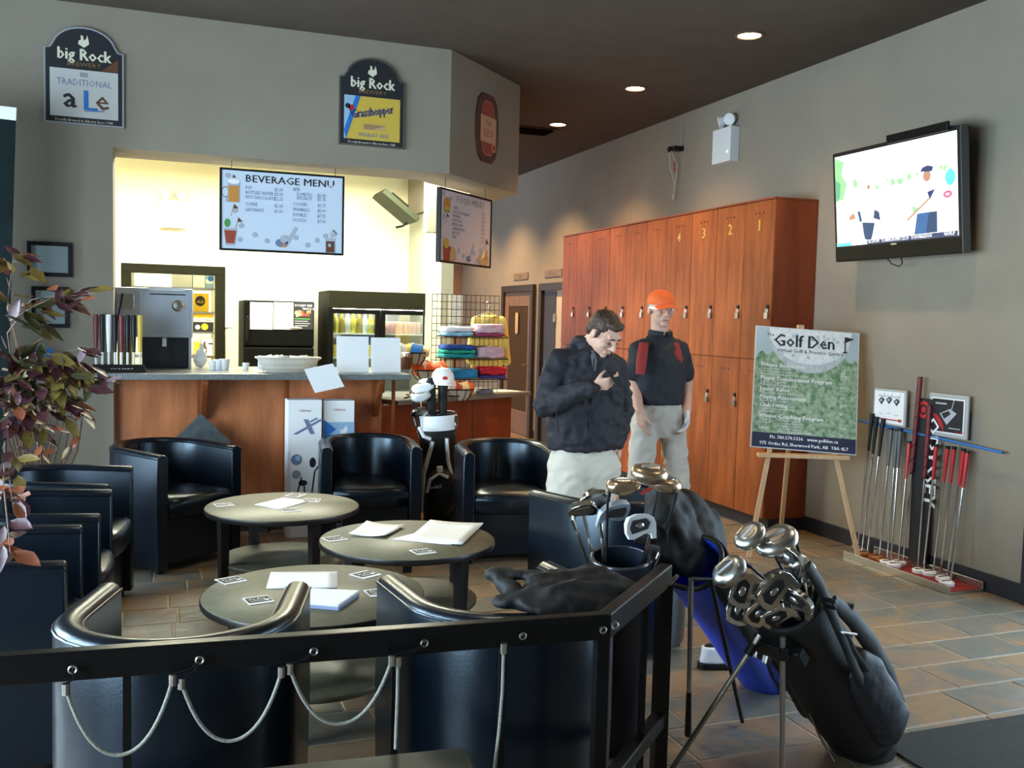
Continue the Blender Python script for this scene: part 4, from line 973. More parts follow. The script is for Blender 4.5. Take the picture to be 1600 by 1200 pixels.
MB().box(-.18, .05, -.18, .18, .196, .18).build('wall_bracket', m_black, t, smooth=False)
MB().tube([(-.06, .03, -h+.01), (-.05, .06, -h-.03), (.0, .08, -h-.05), (.05, .06, -h-.03), (.05, .04, -h+.02)], .004, 6).build('cable', m_black, t)
# wall speaker bracket with dangling leads
p = at(1066, 233, x=XR)
t = thing('wiring_bracket', 'small black bracket with dangling white leads high on the right wall', 'bracket', p, -PI/2)
MB().box(-.045, -.10, -.02, .03, 0, .02).ell((-.05, -.10, -.005), (.03, .03, .03), 10).build('bracket', m_black, t, smooth=False)
m_lead = mk('pale_lead', (.42, .40, .34), .6)
MB().tube([(-.045, -.11, -.02), (-.05, -.09, -.18), (-.02, -.06, -.30), (-.035, -.05, -.42), (-.05, -.05, -.47), (-.065, -.05, -.45), (-.05, -.05, -.41)], .006, 6).tube([(-.03, -.10, -.02), (.02, -.06, -.16), (-.01, -.05, -.26), (-.035, -.05, -.40)], .005, 6).build('lead', m_lead, t)
MB().tube([(-.01, -.006, .02), (-.01, -.006, ZC-p.z)], .004, 6).build('conduit', m_lead, t)
MB().tube([(.0, -.08, -.12), (.0, -.07, -.22)], .009, 6).build('connector', m_cola, t)
# ================================================================== easel with rates poster
PF = math.radians(-24)                                          # the board faces a little to the left
eb = Vector((4.03, 5.22, 0)); 
t = thing('easel', 'pale wooden three legged easel beside the lockers', 'easel', eb, PF)
tilt = math.radians(14)
tl_ = lambda u, z, off=0.: (u, math.tan(tilt)*(z-.2)+off, z)
for s in (-1, 1):
    MB().loft([[(s*.36-.016, tl_(0, 0)[1]-.01, 0), (s*.36+.016, tl_(0, 0)[1]-.01, 0), (s*.36+.016, tl_(0, 0)[1]+.01, 0), (s*.36-.016, tl_(0, 0)[1]+.01, 0)], [(s*.05-.016, tl_(0, 1.5)[1]-.01, 1.5), (s*.05+.016, tl_(0, 1.5)[1]-.01, 1.5), (s*.05+.016, tl_(0, 1.5)[1]+.01, 1.5), (s*.05-.016, tl_(0, 1.5)[1]+.01, 1.5)]]).build('leg', m_lightwood, t, smooth=False, bevel=.003)
MB().loft([[(-.016, .66, 0), (.016, .66, 0), (.016, .68, 0), (-.016, .68, 0)], [(-.016, .34, 1.46), (.016, .34, 1.46), (.016, .36, 1.46), (-.016, .36, 1.46)]]).build('leg', m_lightwood, t, smooth=False, bevel=.003)
MB().box(-.02, .30, 1.44, .02, .36, 1.545).build('top_block', m_lightwood, t, smooth=False, bevel=.003)
MB().box(-.30, tl_(0, .68)[1]-.06, .655, .30, tl_(0, .68)[1]+.02, .68).build('ledge', m_lightwood, t, smooth=False, bevel=.003)
pw, ph = .335, .435
t = thing('rates_poster', 'tall golf rates poster with a golf ball and grass, standing on the easel', 'poster', eb, PF)
ROT = Matrix.Translation(tl_(0, .70, -.02)) @ Matrix.Rotation(math.radians(3.0), 4, 'Y') @ Matrix.Rotation(-tilt, 4, 'X')
PH_ = .84; PW_ = .70
MB().box(-PW_/2, -.008, 0, PW_/2, .008, PH_, M=ROT).build('board', m_offwhite, t, smooth=False)
F = Flat(); a, b = -PW_/2+.006, PW_/2-.006; B0, B1 = .006, PH_-.006
def mk_grass():
    m = mk('poster_grass', (.085, .20, .085), .5, vscale=30, col2=(.42, .52, .38)); return m
F.rect(a, B0, b, B1, mk('poster_sky', (.42, .52, .56), .5), 0); F.rect(a, .10, b, .60, mk_grass(), 1)
rr = random.Random(5)
gtop = [(a, .60)]
for k in range(1, 30): gtop.append((a+(b-a)*k/30, .60+.055*abs(math.sin(k*.9))*(1 if k < 9 or k > 22 else .35)+rr.uniform(0, .02)))
F.poly([(a, .58)]+gtop+[(b, .62), (b, .58)], mk_grass(), 1.3)
mball = mk('poster_ball', (.66, .71, .74), .5, vscale=30, col2=(.80, .84, .86)); mballs = mk('poster_ball_shade', (.40, .47, .50), .5, vscale=22, col2=(.58, .64, .66))
ctr = (.02, .84-.02); R_ = .285
F.poly([(ctr[0]+R_*math.cos(q), min(B1, ctr[1]+R_*math.sin(q))) for q in [PI+PI*k/24 for k in range(25)]]+[(ctr[0]+R_, B1), (ctr[0]-R_, B1)], mballs, 2)
F.poly([(ctr[0]+R_*.97*math.cos(q), ctr[1]+R_*.80*math.sin(q)) for q in [PI+PI*k/24 for k in range(25)]]+[(ctr[0]+R_*.97, B1), (ctr[0]-R_*.97, B1)], mball, 2.5)
for k in range(26):
    q = rr.uniform(PI*1.05, PI*1.95); r = R_*rr.uniform(.2, .9); F.disc(ctr[0]+r*math.cos(q), ctr[1]+r*math.sin(q)*.9, .012, mballs, 3, n=8)
F.text('The', -.275, B1-.06, .032, m_ink, 5); F.text('Golf Den', -.225, B1-.125, .122, m_ink, 5, bold=.0022, sx=.90)
F.line([(.255, B1-.135), (.255, B1-.03)], .009, m_ink, 5); F.poly([(.255, B1-.03), (.315, B1-.04), (.255, B1-.07)], m_ink, 5); F.disc(.255, B1-.138, .018, m_ink, 5, .005, 10)
F.text('Virtual Golf & Practice Centre', -.20, B1-.165, .036, m_ink, 5, sx=1.0); F.text('Rates', .02, B1-.235, .07, m_white, 6, 'CENTER', shear=.35)
prog = [('Private Instruction', ['Playing Analysis   1 Hour', 'Lesson Packages  6 Hours', 'Extended Coaching (contact for details)'], ['$75', '$375', '$ 65']), ('Player Development Program', ['5 Hours of Coaching', '9 Holes Course Playing Lesson'], ['$350']), ('Junior Rates', ['Half price for ages 16 and under'], ['$45']), ('Playing Assessment', ['2 hours on the simulator'], ['$95']), ('Club Fitting', ['Custom Performance Fitting', 'Includes ball'], ['$80']), ('Winter Coaching Program', ['Package A         6 1-hour Sessions', 'Package B         2 Coached Practices', '                       1 Playing Assessment', 'Package C         12 1-hour Sessions', '                       2 Video Playing Assessments'], ['$550', '$999'])]
zc = B1-.275
for h_, ls, pr in prog:
    F.text(h_, -.305, zc, .040, m_white, 6, bold=.0012); z2 = zc
    for j, p_ in enumerate(pr): F.text(p_, .23, zc-.022-.019*j, .022, m_white, 6)
    for l_ in ls: z2 -= .019; F.text(l_, -.305, z2, .020, m_white, 6)
    zc = z2-.036
F.rect(a, B0, b, .105, m_navy, 4); F.text('Ph: 780.570.5336   www.golfden.ca', .0, .068, .032, m_white, 6, 'CENTER', bold=.0008); F.text('975 Ordze Rd, Sherwood Park, AB  T8A 4L7', 0, .024, .032, m_white, 6, 'CENTER', bold=.0008)
po = F.build('print', t); po.data.transform(ROT @ Matrix.Translation((0, -.008, 0)))
# ================================================================== putter rack against the right wall
RY0, RY1 = 5.16, 4.24                                            # far and near end
t = thing('putter_rack', 'long silver putter display tray with black back panel at the right wall', 'rack', (XR, RY0, 0), -PI/2)
RL = RY0-RY1
MB().box(0, -.28, 0, RL, -.03, .015).box(0, -.285, 0, RL, -.275, .045).box(0, -.035, 0, RL, -.025, .06).build('tray', m_silver, t, smooth=False, bevel=.002)
MB().box(.01, -.27, .0155, RL-.01, -.04, .018).build('red_mat', mk('red_felt', (.30, .02, .02), .8), t, smooth=False)
pa = RY0-at(1437, 760, x=XR-.06).y
MB().box(pa-.075, -.055, .05, pa+.075, -.03, 1.10).build('back_panel', m_ink, t, smooth=False, bevel=.003)
F = Flat(); 
F.text('ODYSSEY', pa+.035, .99, .135, m_white, 0, bold=.003, rot=-PI/2, sx=1.0).disc(pa-.005, 1.03, .055, m_red, 0).disc(pa-.005, 1.03, .034, m_ink, 1).disc(pa-.005, 1.03, .020, m_red, 2)
F.build('lettering', t, (0, -.0555, 0))
MB().tube([(-.22, -.05, .90), (RL+.10, -.05, .84)], .008, 8).build('blue_rod', m_blue, t)
def rack_sign(nm_, x0, x1, y0, y1, dark):
    A, B = at(x0, (y0+y1)/2, x=XR-.05), at(x1, (y0+y1)/2, x=XR-.05); zt, zb = at((x0+x1)/2, y0, x=XR-.05).z, at((x0+x1)/2, y1, x=XR-.05).z
    a, b = RY0-A.y, RY0-B.y
    s = MB().box(a, -.05, zb, b, -.03, zt).build(nm_, m_offgrey, t, smooth=False, bevel=.008)
    F = Flat(); k = .025
    if dark:
        F.rect(a+k, zb+k, b-k, zt-k, m_white, 0).rect(a+k+.008, zb+k+.008, b-k-.008, zt-k-.008, m_ink, 1).disc(a+k+.008, zb+k+.008, .10, m_red, 2, .11, 12, 0, PI/2)
        cx_, cz_ = (a+b)/2, (zt+zb)/2; F.poly([(cx_-.06, cz_+.01), (cx_+.02, cz_+.045), (cx_+.075, cz_+.02), (cx_, cz_-.055)], m_dot, 3).poly([(cx_-.045, cz_+.01), (cx_+.01, cz_+.032), (cx_+.03, cz_+.015), (cx_-.02, cz_-.02)], m_ink, 4).line([(cx_+.03, cz_+.03), (cx_+.05, cz_+.10)], .006, m_dot, 3)
        F.line([(a+.06, zt-.06), (a+.15, zt-.06)], .010, m_dot, 3).line([(b-.14, zb+.06), (b-.05, zb+.06)], .006, m_dot, 3).text('ODYSSEY', b-.09, zb+.035, .018, m_red, 3)
    else:
        F.rect(a+k*.6, zb+k*.6, b-k*.6, zt-k*.6, m_white, 0).text('THE 100-S IN XG MODEL', (a+b)/2, zt-.055, .018, m_ink, 1, 'CENTER')
        for q in (-.07, .0, .07):
            cx_, cz_ = (a+b)/2+q, (zt+zb)/2+.05-abs(q)*.1; F.poly([(cx_-.03, cz_), (cx_, cz_+.02), (cx_+.03, cz_+.005), (cx_, cz_-.03)], m_ink, 1).poly([(cx_-.018, cz_), (cx_, cz_+.01), (cx_+.012, cz_), (cx_-.004, cz_-.014)], m_dot, 2).line([(cx_+.015, cz_), (cx_+.03, cz_+.05)], .004, m_greyc, 1)
            F.line([(cx_-.02, cz_-.09), (cx_+.02, cz_-.09)], .004, m_dot, 1)
        F.line([(a+.03, zb+.04), (b-.06, zb+.04)], .008, m_red, 1).rect(b-.06, zb+.03, b-.03, zb+.05, m_cola, 1)
    F.build('print', s, (0, -.05, 0))
m_offgrey = mk('grey_sign_frame', (.40, .42, .43), .45)
rack_sign('putter_sign', 1364, 1415, 608, 665, False)
rack_sign('mallet_sign', 1450, 1512, 616, 684, True)
def putter(label, pxt, pyt, pxb, pyb, gripmat, glen, hk, wrap=False, shaft=None):
    """leans from the tray to the wall; given by its two ends in the plane of the rack"""
    T = at(pxt, pyt, x=XR-.065); B = at(pxb, pyb, z=.022)
    B = Vector((min(B.x, XR-.07), B.y, .03)); 
    t = thing('putter', label, 'putter', (B.x, B.y, .02), 0, 'putters in the wall rack')
    tp = T-t.location; d = tp.normalized(); Lg = tp.length
    MB().tube([(0, 0, .012), tuple(d*(Lg-glen*.9))], [.0055, .007], 8).build('shaft', shaft or m_chrome, t)
    if wrap: MB().tube([tuple(d*(Lg-glen)), tuple(d*(Lg-glen*.5)), tuple(d*Lg)], [.013, .016, .016], 10).build('grip', gripmat, t)
    else: MB().tube([tuple(d*(Lg-glen)), tuple(d*(Lg-.02)), tuple(d*Lg)], [.009, .0145, .0145], 10).build('grip', gripmat, t)
    MB().tube([tuple(d*(Lg-.012)), tuple(d*(Lg+.004))], .0155, 10).build('grip_cap', m_black, t)
    if wrap:
        sp_ = [];  n = 40
        u = d.cross(Vector((0, 1, 0))).normalized(); w = d.cross(u)
        for k in range(n): sp_.append(tuple(d*(Lg-glen+glen*.97*k/n)+(u*math.cos(k*1.05)+w*math.sin(k*1.05))*.0155))
        MB().tube(sp_, .0028, 4).build('wrap_cord', m_black, t)
    if hk == 'blade':
        MB().loft([[(-.012, -.055, 0), (.012, -.055, 0), (.012, -.055, .022), (-.012, -.055, .02)], [(-.014, .03, 0), (.014, .03, 0), (.014, .03, .026), (-.014, .03, .022)], [(-.012, .05, .004), (.012, .05, .004), (.012, .05, .022), (-.012, .05, .02)]]).build('head', m_silver, t, ang=60)
    else:
        MB().stack([((-.04, -.01, 0), .042, .045), ((-.04, -.01, .018), .044, .047), ((-.04, -.01, .026), .034, .036)], 18).build('head', {'tan': m_copper, 'white': m_white}[hk], t)
        MB().box(-.075, -.014, .024, -.01, -.006, .029).build('sight_line', m_black, t, smooth=False)
m_copper = mk('copper_head', (.42, .17, .05), .4, .3)
putter('putter with black grip, farthest left in the wall rack', 1363, 647, 1340, 858, m_black, .25, 'blade')
putter('putter with black grip, second from the left in the wall rack', 1370, 652, 1347, 862, m_black, .25, 'blade')
putter('putter with black grip, third from the left in the wall rack', 1380, 655, 1355, 866, m_black, .25, 'tan')
m_gg = mk('grey_grip', (.11, .12, .13), .5)
putter('grey gripped putter, leftmost of three beside the black grips', 1393, 669, 1374, 872, m_gg, .25, 'tan')
putter('grey gripped putter, middle of three beside the black grips', 1402, 671, 1386, 876, m_gg, .25, 'tan')
putter('grey gripped putter, right of three next to the black panel', 1407, 671, 1392, 880, m_gg, .25, 'white')
putter('red gripped putter left of the black back panel', 1421, 690, 1403, 884, m_red, .24, 'white')
putter('tall belly putter with maroon wrapped grip reaching above the signs', 1438, 590, 1415, 880, m_maroon, .62, 'white', True)
putter('maroon wrapped putter right of the tall one, before the dark sign', 1453, 634, 1435, 888, m_maroon, .46, 'blade', True)
putter('red gripped putter just right of the maroon wrapped ones', 1463, 695, 1443, 893, m_red, .22, 'white')
putter('red gripped putter, fourth from the right end of the rack', 1481, 698, 1461, 896, m_red, .22, 'white')
putter('red gripped putter, third from the right end of the rack', 1491, 699, 1471, 900, m_red, .22, 'blade')
putter('red gripped putter, second from the right end of the rack', 1506, 702, 1480, 905, m_red, .22, 'white')
putter('red gripped putter at the right end of the rack', 1512, 705, 1485, 912, m_red, .22, 'white')
# ================================================================== floor mat
mp = at(1400, 1165, z=0)
def mat_poly():
    x0, y1 = 2.50, 2.78; pts = []
    for k in range(7): q = PI/2+PI/2*k/6; pts.append((x0+.15+.15*math.cos(q), y1-.15+.15*math.sin(q)))
    return pts+[(x0, .9), (4.3, .9), (4.3, y1)]
tag(MB().prism(mat_poly(), 0, .012).build('floor_mat', mk('mat_charcoal', (.028, .029, .024), .95, var=.2, vscale=60, bump=.5, bscale=150), None, smooth=False), 'dark charcoal entrance mat with rounded corner at lower right', 'mat')
# ================================================================== tub chairs
CW, CF, CR, CT = .32, .30, .32, .075            # half width, arm front, back radius, wall thickness
def chair_path(n=16):
    pts = []; rc = CW-CT/2
    for k in range(5): pts.append((rc, CF-(CF+.02)*k/4, 1, 0))
    for k in range(1, n): q = PI*k/n; pts.append((rc*math.cos(q), -.02-rc*math.sin(q), math.cos(q), -math.sin(q)))
    for k in range(5): pts.append((-rc, -.02+(CF+.02)*k/4, -1, 0))
    return pts
def make_chair(label):
    t = thing('tub_chair', label, 'armchair', (0, 0, 0), 0, 'black leather tub chairs')
    rings = []
    for x, y, nx, ny in chair_path():
        zt = .705+.022*max(0, min(1, (CF-y)/.6)); h = CT/2
        pr = [(-h, .30), (-h, zt-.03), (-h*.8, zt-.009), (-h*.35, zt), (h*.35, zt), (h*.8, zt-.009), (h, zt-.03), (h+.002, .36), (h-.004, .035), (-h, .035)]
        rings.append([(x+nx*d, y+ny*d, z) for d, z in pr])
    MB().loft(rings).build('shell', m_leather, t, ang=50, bevel=.007, seg=2)
    pp = MB()
    for d in (CT/2-.001, -CT/2+.001): pp.tube([(x+nx*d, y+ny*d, .705+.022*max(0, min(1, (CF-y)/.6))-.022) for x, y, nx, ny in chair_path()], .0045, 6)
    pp.build('piping', m_leather, t)
    a = CW-CT-.004
    def seat(s, z, f=0): 
        return [(a*s, CF-.005+f, z)]+[(a*s*math.cos(PI*k/12), -.03-a*s*math.sin(PI*k/12), z) for k in range(13)]+[(-a*s, CF-.005+f, z), (-a*s*.5, CF+.018+f, z), (0, CF+.026+f, z), (a*s*.5, CF+.018+f, z)]
    MB().loft([seat(.93, .318, -.01), seat(1, .335), seat(1.0, .40, .006), seat(.975, .428, .002), seat(.90, .446, -.02), seat(.6, .456, -.09), seat(.2, .459, -.2)]).build('seat_cushion', m_leather, t, ang=70)
    MB().box(-a, CF-.07, .05, a, CF-.035, .325).build('front_panel', m_leather, t, smooth=False, bevel=.006)
    MB().tube([(0, -.02-a-.002, .46), (0, -.02-a-.002, .70)], .004, 6).build('back_seam', m_leather, t)
    fm = None
    for x, y in ((-.26, .24), (.26, .24), (-.2, -.22), (.2, -.22)):
        f = MB().lathe([(.018, 0), (.022, .036)], 10).build('foot', m_black, t) if fm is None else bpy.data.objects.new('foot', fm)
        if fm is None: fm = f.data
        else: C.objects.link(f); f.parent = t
        f.location = (x, y, 0)
    return t
ch0 = make_chair('black leather tub chair at back left, against the bar front')
def face(c, d): return (c[0], c[1], 0), math.atan2(d[1], d[0])-PI/2
def put(c, d, label=None):
    l, r = face(c, d)
    if label is None: ch0.location = l; ch0.rotation_euler = (0, 0, r); return ch0
    return dup(ch0, l, r, label)
put((.07, 6.24), (.63, -.77))
put((-.46, 5.24), (.98, -.17), 'black leather tub chair at left, farthest of the row of three')
put((-.50, 4.49), (1, -.04), 'black leather tub chair at left, middle of the row of three')
put((-.57, 3.71), (1, -.02), 'black leather tub chair at left, nearest of the row of three')
put((1.32, 6.26), (-.12, -1), 'black leather tub chair facing us between the white boxes and golf bag')
put((2.14, 5.86), (-.14, -1), 'black leather tub chair facing us beside the man in the black jacket')
put((2.09, 4.10), (-.22, .97), 'black leather tub chair seen from behind, standing behind the upright golf bag')
chI = put((.07, 2.76), (.24, .97), 'black leather tub chair in the foreground at left, back toward us')
chJ = put((1.00, 2.70), (-.06, 1), 'black leather tub chair in the foreground with a jacket over its back')
# dark jacket draped over that chair
mb = MB()
J = lambda u, y, z: (1.0+u, 2.40+y, z)
mb.stack([(J(.13, .06, .722), .20, .10), (J(.13, .06, .75), .205, .095), (J(.14, .05, .775), .17, .07), (J(.15, .05, .80), .10, .04)], 22, e=2.6)   # the folded body over the rim
mb.cap(J(-.09, .19, .795), J(.10, .10, .800), .016, .022); mb.cap(J(-.09, .19, .795), J(-.05, .10, .76), .016, .026)             # the collar sticking up at left
mb.cap(J(-.10, .07, .745), J(.06, .03, .765), .020, .042); mb.cap(J(.06, .03, .765), J(.26, .02, .745), .042, .040)              # a sleeve lying in front
mb.cap(J(.20, .10, .775), J(.33, .10, .715), .050, .042); mb.cap(J(.02, .11, .785), J(.22, .09, .79), .030, .035)
cz = lambda c: .010*(1-2.2*abs(noise.noise(Vector((c.x*9+c.y*6, c.y*22, c.z*20)))))-.004+.006*noise.noise(c*30)
jo = mesh_obj('draped_jacket', bake(mb, .009, 4, cz), mk('dark_jacket_cloth', (.006, .0048, .005), .7, bump=.15, bscale=60))
tag(jo, 'dark jacket draped over the back of the foreground chair', 'jacket')
# ================================================================== round tables
def make_table(label):
    t = thing('round_table', label, 'table', (0, 0, 0), 0, 'round two tier coffee tables')
    R0 = .415
    MB().lathe([(R0-.006, .450), (R0, .455), (R0, .476), (R0-.004, .48)], 56).build('tabletop', m_tabletop, t, ang=50)
    MB().lathe([(R0+.0005, .4535), (R0+.002, .458), (R0+.002, .473), (R0+.0005, .4775)], 56, caps=(0, 0)).build('edge_band', m_darkwood, t)
    MB().lathe([(.33, .175), (.335, .18), (.335, .195), (.33, .20)], 48).build('lower_shelf', m_tabletop, t, ang=50)
    me = None
    for k in range(4):
        q = PI/4+PI/2*k
        o = MB().loft([[(-.018, -.018, 0), (.018, -.018, 0), (.018, .018, 0), (-.018, .018, 0)], [(-.026, -.026, .45), (.026, -.026, .45), (.026, .026, .45), (-.026, .026, .45)]]).build('leg', m_darkwood, t, smooth=False, bevel=.003) if me is None else bpy.data.objects.new('leg', me)
        if me is None: me = o.data
        else: C.objects.link(o); o.parent = t
        o.location = (.345*math.cos(q), .345*math.sin(q), 0); o.rotation_euler = (0, 0, q)
    MB().box(-.33, -.02, .40, .33, .02, .449).box(-.02, -.33, .40, .02, -.021, .449).box(-.02, .021, .40, .02, .33, .449).build('apron_cross', m_darkwood, t, smooth=False)
    return t
tb0 = make_table('round dark two tier table farthest back, near the bar')
p1, p2, p3 = at(442, 790, z=.48), at(637, 841, z=.48), at(491, 925, z=.48)
tb0.location = (p1.x, p1.y, 0); tb0.rotation_euler = (0, 0, -.42)
dup(tb0, (p2.x, p2.y, 0), -.25, 'round dark two tier table at right, with an open white booklet')
dup(tb0, (p3.x, p3.y, 0), .1, 'round dark two tier table nearest to us, with a closed white laptop')
ZT = .4806
def sheet(name, pts, th, label, cat, mat=m_white, group=None, curl=0.):
    P = [at(a, b, z=ZT) for a, b in pts]; c = sum(P, Vector())/len(P)
    mb = MB(); n = 6
    if len(P) == 4:
        def fn(u, v):
            q = (P[0]*(1-u)+P[1]*u)*(1-v)+(P[3]*(1-u)+P[2]*u)*v
            return (q.x-c.x, q.y-c.y, curl*((u-.5)**2+(v-.5)**2*.5)*2)
        mb.grid(n, n, fn); o = mb.build(name, mat, None, solid=th); o.location = (c.x, c.y, ZT+th/2+.0005)
    else:
        mb.prism([(q.x-c.x, q.y-c.y) for q in P], 0, th); o = mb.build(name, mat, None, smooth=False); o.location = (c.x, c.y, ZT)
    return tag(o, label, cat, group)
o = sheet('paper', [(397, 789), (443, 778), (485, 783), (438, 797)], .002, 'white folded sheet on the table farthest back', 'paper')
sheet('paper', [(573, 818), (632, 824), (602, 841), (545, 838)], .002, 'white curled sheets at left on the right hand table', 'paper', curl=.018)
sheet('booklet', [(672, 816), (755, 821), (722, 854), (640, 843)], .006, 'white open booklet at right on the right hand table', 'booklet', curl=.01)
sheet('paper', [(665, 829), (720, 833), (705, 852), (612, 843)], .002, 'loose white sheet under the open booklet', 'paper')
sheet('paper', [(423, 895), (527, 894), (527, 919), (416, 920)], .003, 'white sheet behind the closed laptop on the nearest table', 'paper')
# laptop
lp = [at(a, b, z=ZT+.022) for a, b in ((453, 917), (562, 922), (529, 945), (444, 938))]
c = sum(lp, Vector())/4; c.z = ZT
t = thing('laptop', 'closed white laptop on the nearest round table', 'laptop', c)
PL = [(q.x-c.x, q.y-c.y) for q in lp]
MB().prism(PL, .0, .012).build('base', mk('laptop_blue_grey', (.30, .36, .55), .4), t, smooth=False, bevel=.002)
MB().prism([(x*.995, y*.995) for x, y in PL], .0125, .022).build('lid', m_white, t, smooth=False, bevel=.002)
# printed coasters
def coaster(px, py, rot, label, k):
    p = at(px, py, z=ZT); o = thing('coaster', label, 'coaster', (p.x, p.y, ZT), rot, 'printed coasters on the tables')
    MB().box(-.047, -.047, 0, .047, .047, .0022).build('card', m_white, o, smooth=False)
    F = Flat('table'); F.rect(-.043, -.03, .043, .03, m_ink, 0); rr = random.Random(k)
    F.text('PLAY', -.034, -.002, .028, m_white, 1); F.rect(-.034, -.022, .02, -.010, m_greyc, 1); F.disc(.028, -.012, .010, m_white, 1); F.rect(-.043, .032, .043, .036, m_greyc, 0)
    F.build('print', o, (0, 0, .0022))
for k, (px, py, r, l) in enumerate(((350, 789, .2, 'left on the farthest table'), (462, 774, .9, 'at the back of the farthest table'), (487, 782, -.3, 'right of the sheet on the farthest table'), (455, 797, .1, 'at the front of the farthest table'),
        (523, 842, .3, 'at the left edge of the right hand table'), (661, 862, .2, 'at the front of the right hand table'),
        (361, 907, .4, 'at the left of the nearest table'), (571, 898, .5, 'right of the laptop on the nearest table'), (404, 938, .2, 'at the front left of the nearest table'), (592, 926, .1, 'at the right edge of the nearest table'))):
    coaster(px, py, r, 'black and white printed coaster '+l, k)
# ================================================================== railing
RZT = .80
rl, rc, re_ = at(0, 1022, z=RZT), at(944, 957, z=RZT), at(1042, 880, z=RZT)
d1 = (rc-rl).normalized(); r0 = rl-d1*.75
t = thing('railing', 'black metal railing with hooks and cords in the foreground', 'railing', (0, 0, 0))
def rail(a, b, z0, z1, hw, nm):
    a = Vector((a.x, a.y, 0)); b = Vector((b.x, b.y, 0)); d = (b-a).normalized(); n = Vector((-d.y, d.x, 0))*hw
    return MB().loft([[tuple(a+n+Vector((0, 0, z0))), tuple(a-n+Vector((0, 0, z0))), tuple(a-n+Vector((0, 0, z1))), tuple(a+n+Vector((0, 0, z1)))], [tuple(b+n+Vector((0, 0, z0))), tuple(b-n+Vector((0, 0, z0))), tuple(b-n+Vector((0, 0, z1))), tuple(b+n+Vector((0, 0, z1)))]]).build(nm, m_blackm, t, smooth=False, bevel=.004)
E1 = Vector((-d1.y, d1.x, 0))
rail(r0, rc+d1*.01, RZT-.065, RZT, .018, 'top_rail'); rail(rc, re_, RZT-.066, RZT-.001, .018, 'top_rail')
rail(r0, rc, .30, .345, .035, 'lower_rail'); rail(rc, re_, .30, .345, .02, 'lower_rail')
def post(px, w=.008, q=None):
    p = q or rl+(rc-rl)*((px)/944.)
    MB().box(-w, -w, 0, w, w, RZT-.06, M=Matrix.Translation((p.x, p.y, 0)) @ Matrix.Rotation(math.atan2(d1.y, d1.x), 4, 'Z')).build('post', m_blackm, t, smooth=False)
for px in (158, 565, 748): post(px+14)
post(0, .016, rc+d1*(-.005)); post(0, .02, re_+(rc-re_).normalized()*.02); post(0, .008, rc+(re_-rc)*.62)
n1 = Vector((d1.y, -d1.x, 0))                                     # toward the camera
hooks = []
for px in (100, 277, 447, 623, 790, 934):
    f = px/944.; p = rl+(rc-rl)*f; p.z = RZT-.034; hooks.append(p+n1*.03)
    q = p+n1*.018
    MB().tube([tuple(q), tuple(q+n1*.008)], .003, 6).tube([tuple(q+n1*.014+Vector((0, 0, .008*math.sin(a)))+d1*.008*math.cos(a)) for a in [2*PI*k/10 for k in range(11)]], .0024, 6).build('eye_hook', m_silver, t)
q = rc+Vector((.018, -.012, -.03)); MB().tube([tuple(q+Vector((.004+.009*math.cos(a), -.006, .009*math.sin(a)))) for a in [2*PI*k/10 for k in range(11)]], .0026, 6).build('eye_hook', m_silver, t)
def cord(name, label, pts, clips):
    o = thing('cord', label, 'cord', pts[0])
    b = pts[0]; L = [tuple(p-b) for p in pts]
    MB().tube(L, .0042, 8).build('rope', m_rope, o)
    for i, up in clips:
        p = pts[i]-b
        MB().tube([tuple(p-Vector((0, 0, .012))), tuple(p+Vector((0, 0, .012)))], .008, 8).build('end_clip', m_silver, o)
        if up is not None:
            h = up-b; MB().tube([tuple(p+Vector((0, 0, .012))), tuple((p+h)/2+d1*.008), tuple(h)], .0025, 5).build('clip_wire', m_black, o)
RP = lambda px, py: (lambda d: Vector((0, 0, CH))+d*((rl+n1*.045-Vector((0, 0, CH))).dot(n1)/d.dot(n1)))(ray(px, py))
def sag(a, b, low):
    A, B, Lw = RP(*a), RP(*b), RP(*low)
    n = 22; pts = []
    base = (A.z+B.z)/2
    for k in range(n+1):
        u = k/n; p = A*(1-u)+B*u; s = 1-(2*u-1)**2*(.72+.28*(2*u-1)**2)
        pts.append(p-Vector((0, 0, (base-Lw.z)*s)))
    return pts
cord('c', 'grey cord sagging at the left between the first two railing hooks', sag((103, 1077), (270, 1062), (185, 1180)), [(0, hooks[0]), (-1, hooks[1])])
cord('c', 'grey cord sagging second from the left along the railing', sag((284, 1068), (440, 1050), (358, 1158)), [(0, hooks[1]), (-1, hooks[2])])
cord('c', 'grey cord sagging third from the left, over the gap between the chairs', sag((453, 1045), (612, 1032), (535, 1131)), [(0, hooks[2]), (-1, hooks[3])])
cord('c', 'grey cord hanging straight down behind the third loop', [RP(622, 1034), RP(621, 1090), RP(618, 1170)], [(0, hooks[3])])
cord('c', 'grey cord hanging straight down at the right of the railing', [RP(787, 1013), RP(785, 1080), RP(780, 1140), RP(772, 1205)], [(0, None)])
# bench in front of the railing, at the bottom edge of the picture
bp_ = [at(a, b, z=.52) for a, b in ((395, 1199), (720, 1166), (738, 1178), (748, 1215), (752, 1290), (380, 1330))]
t = thing('bench', 'dark bench top with rounded corner at the bottom edge before the railing', 'bench', (bp_[0].x, bp_[0].y, 0))
MB().prism([(q.x-bp_[0].x, q.y-bp_[0].y) for q in bp_], .48, .52).build('seat', mk('bench_olive', (.028, .027, .016), .5), t, smooth=False, bevel=.008)
for i, j in ((0, 5), (5, 0), (2, 4), (4, 2)):
    q = bp_[i]*.88+bp_[j]*.12-bp_[0]; q = q+(sum(bp_, Vector())/6-bp_[0]-q)*.12; MB().box(q.x-.018, q.y-.018, 0, q.x+.018, q.y+.018, .479).build('leg', m_black, t, smooth=False)
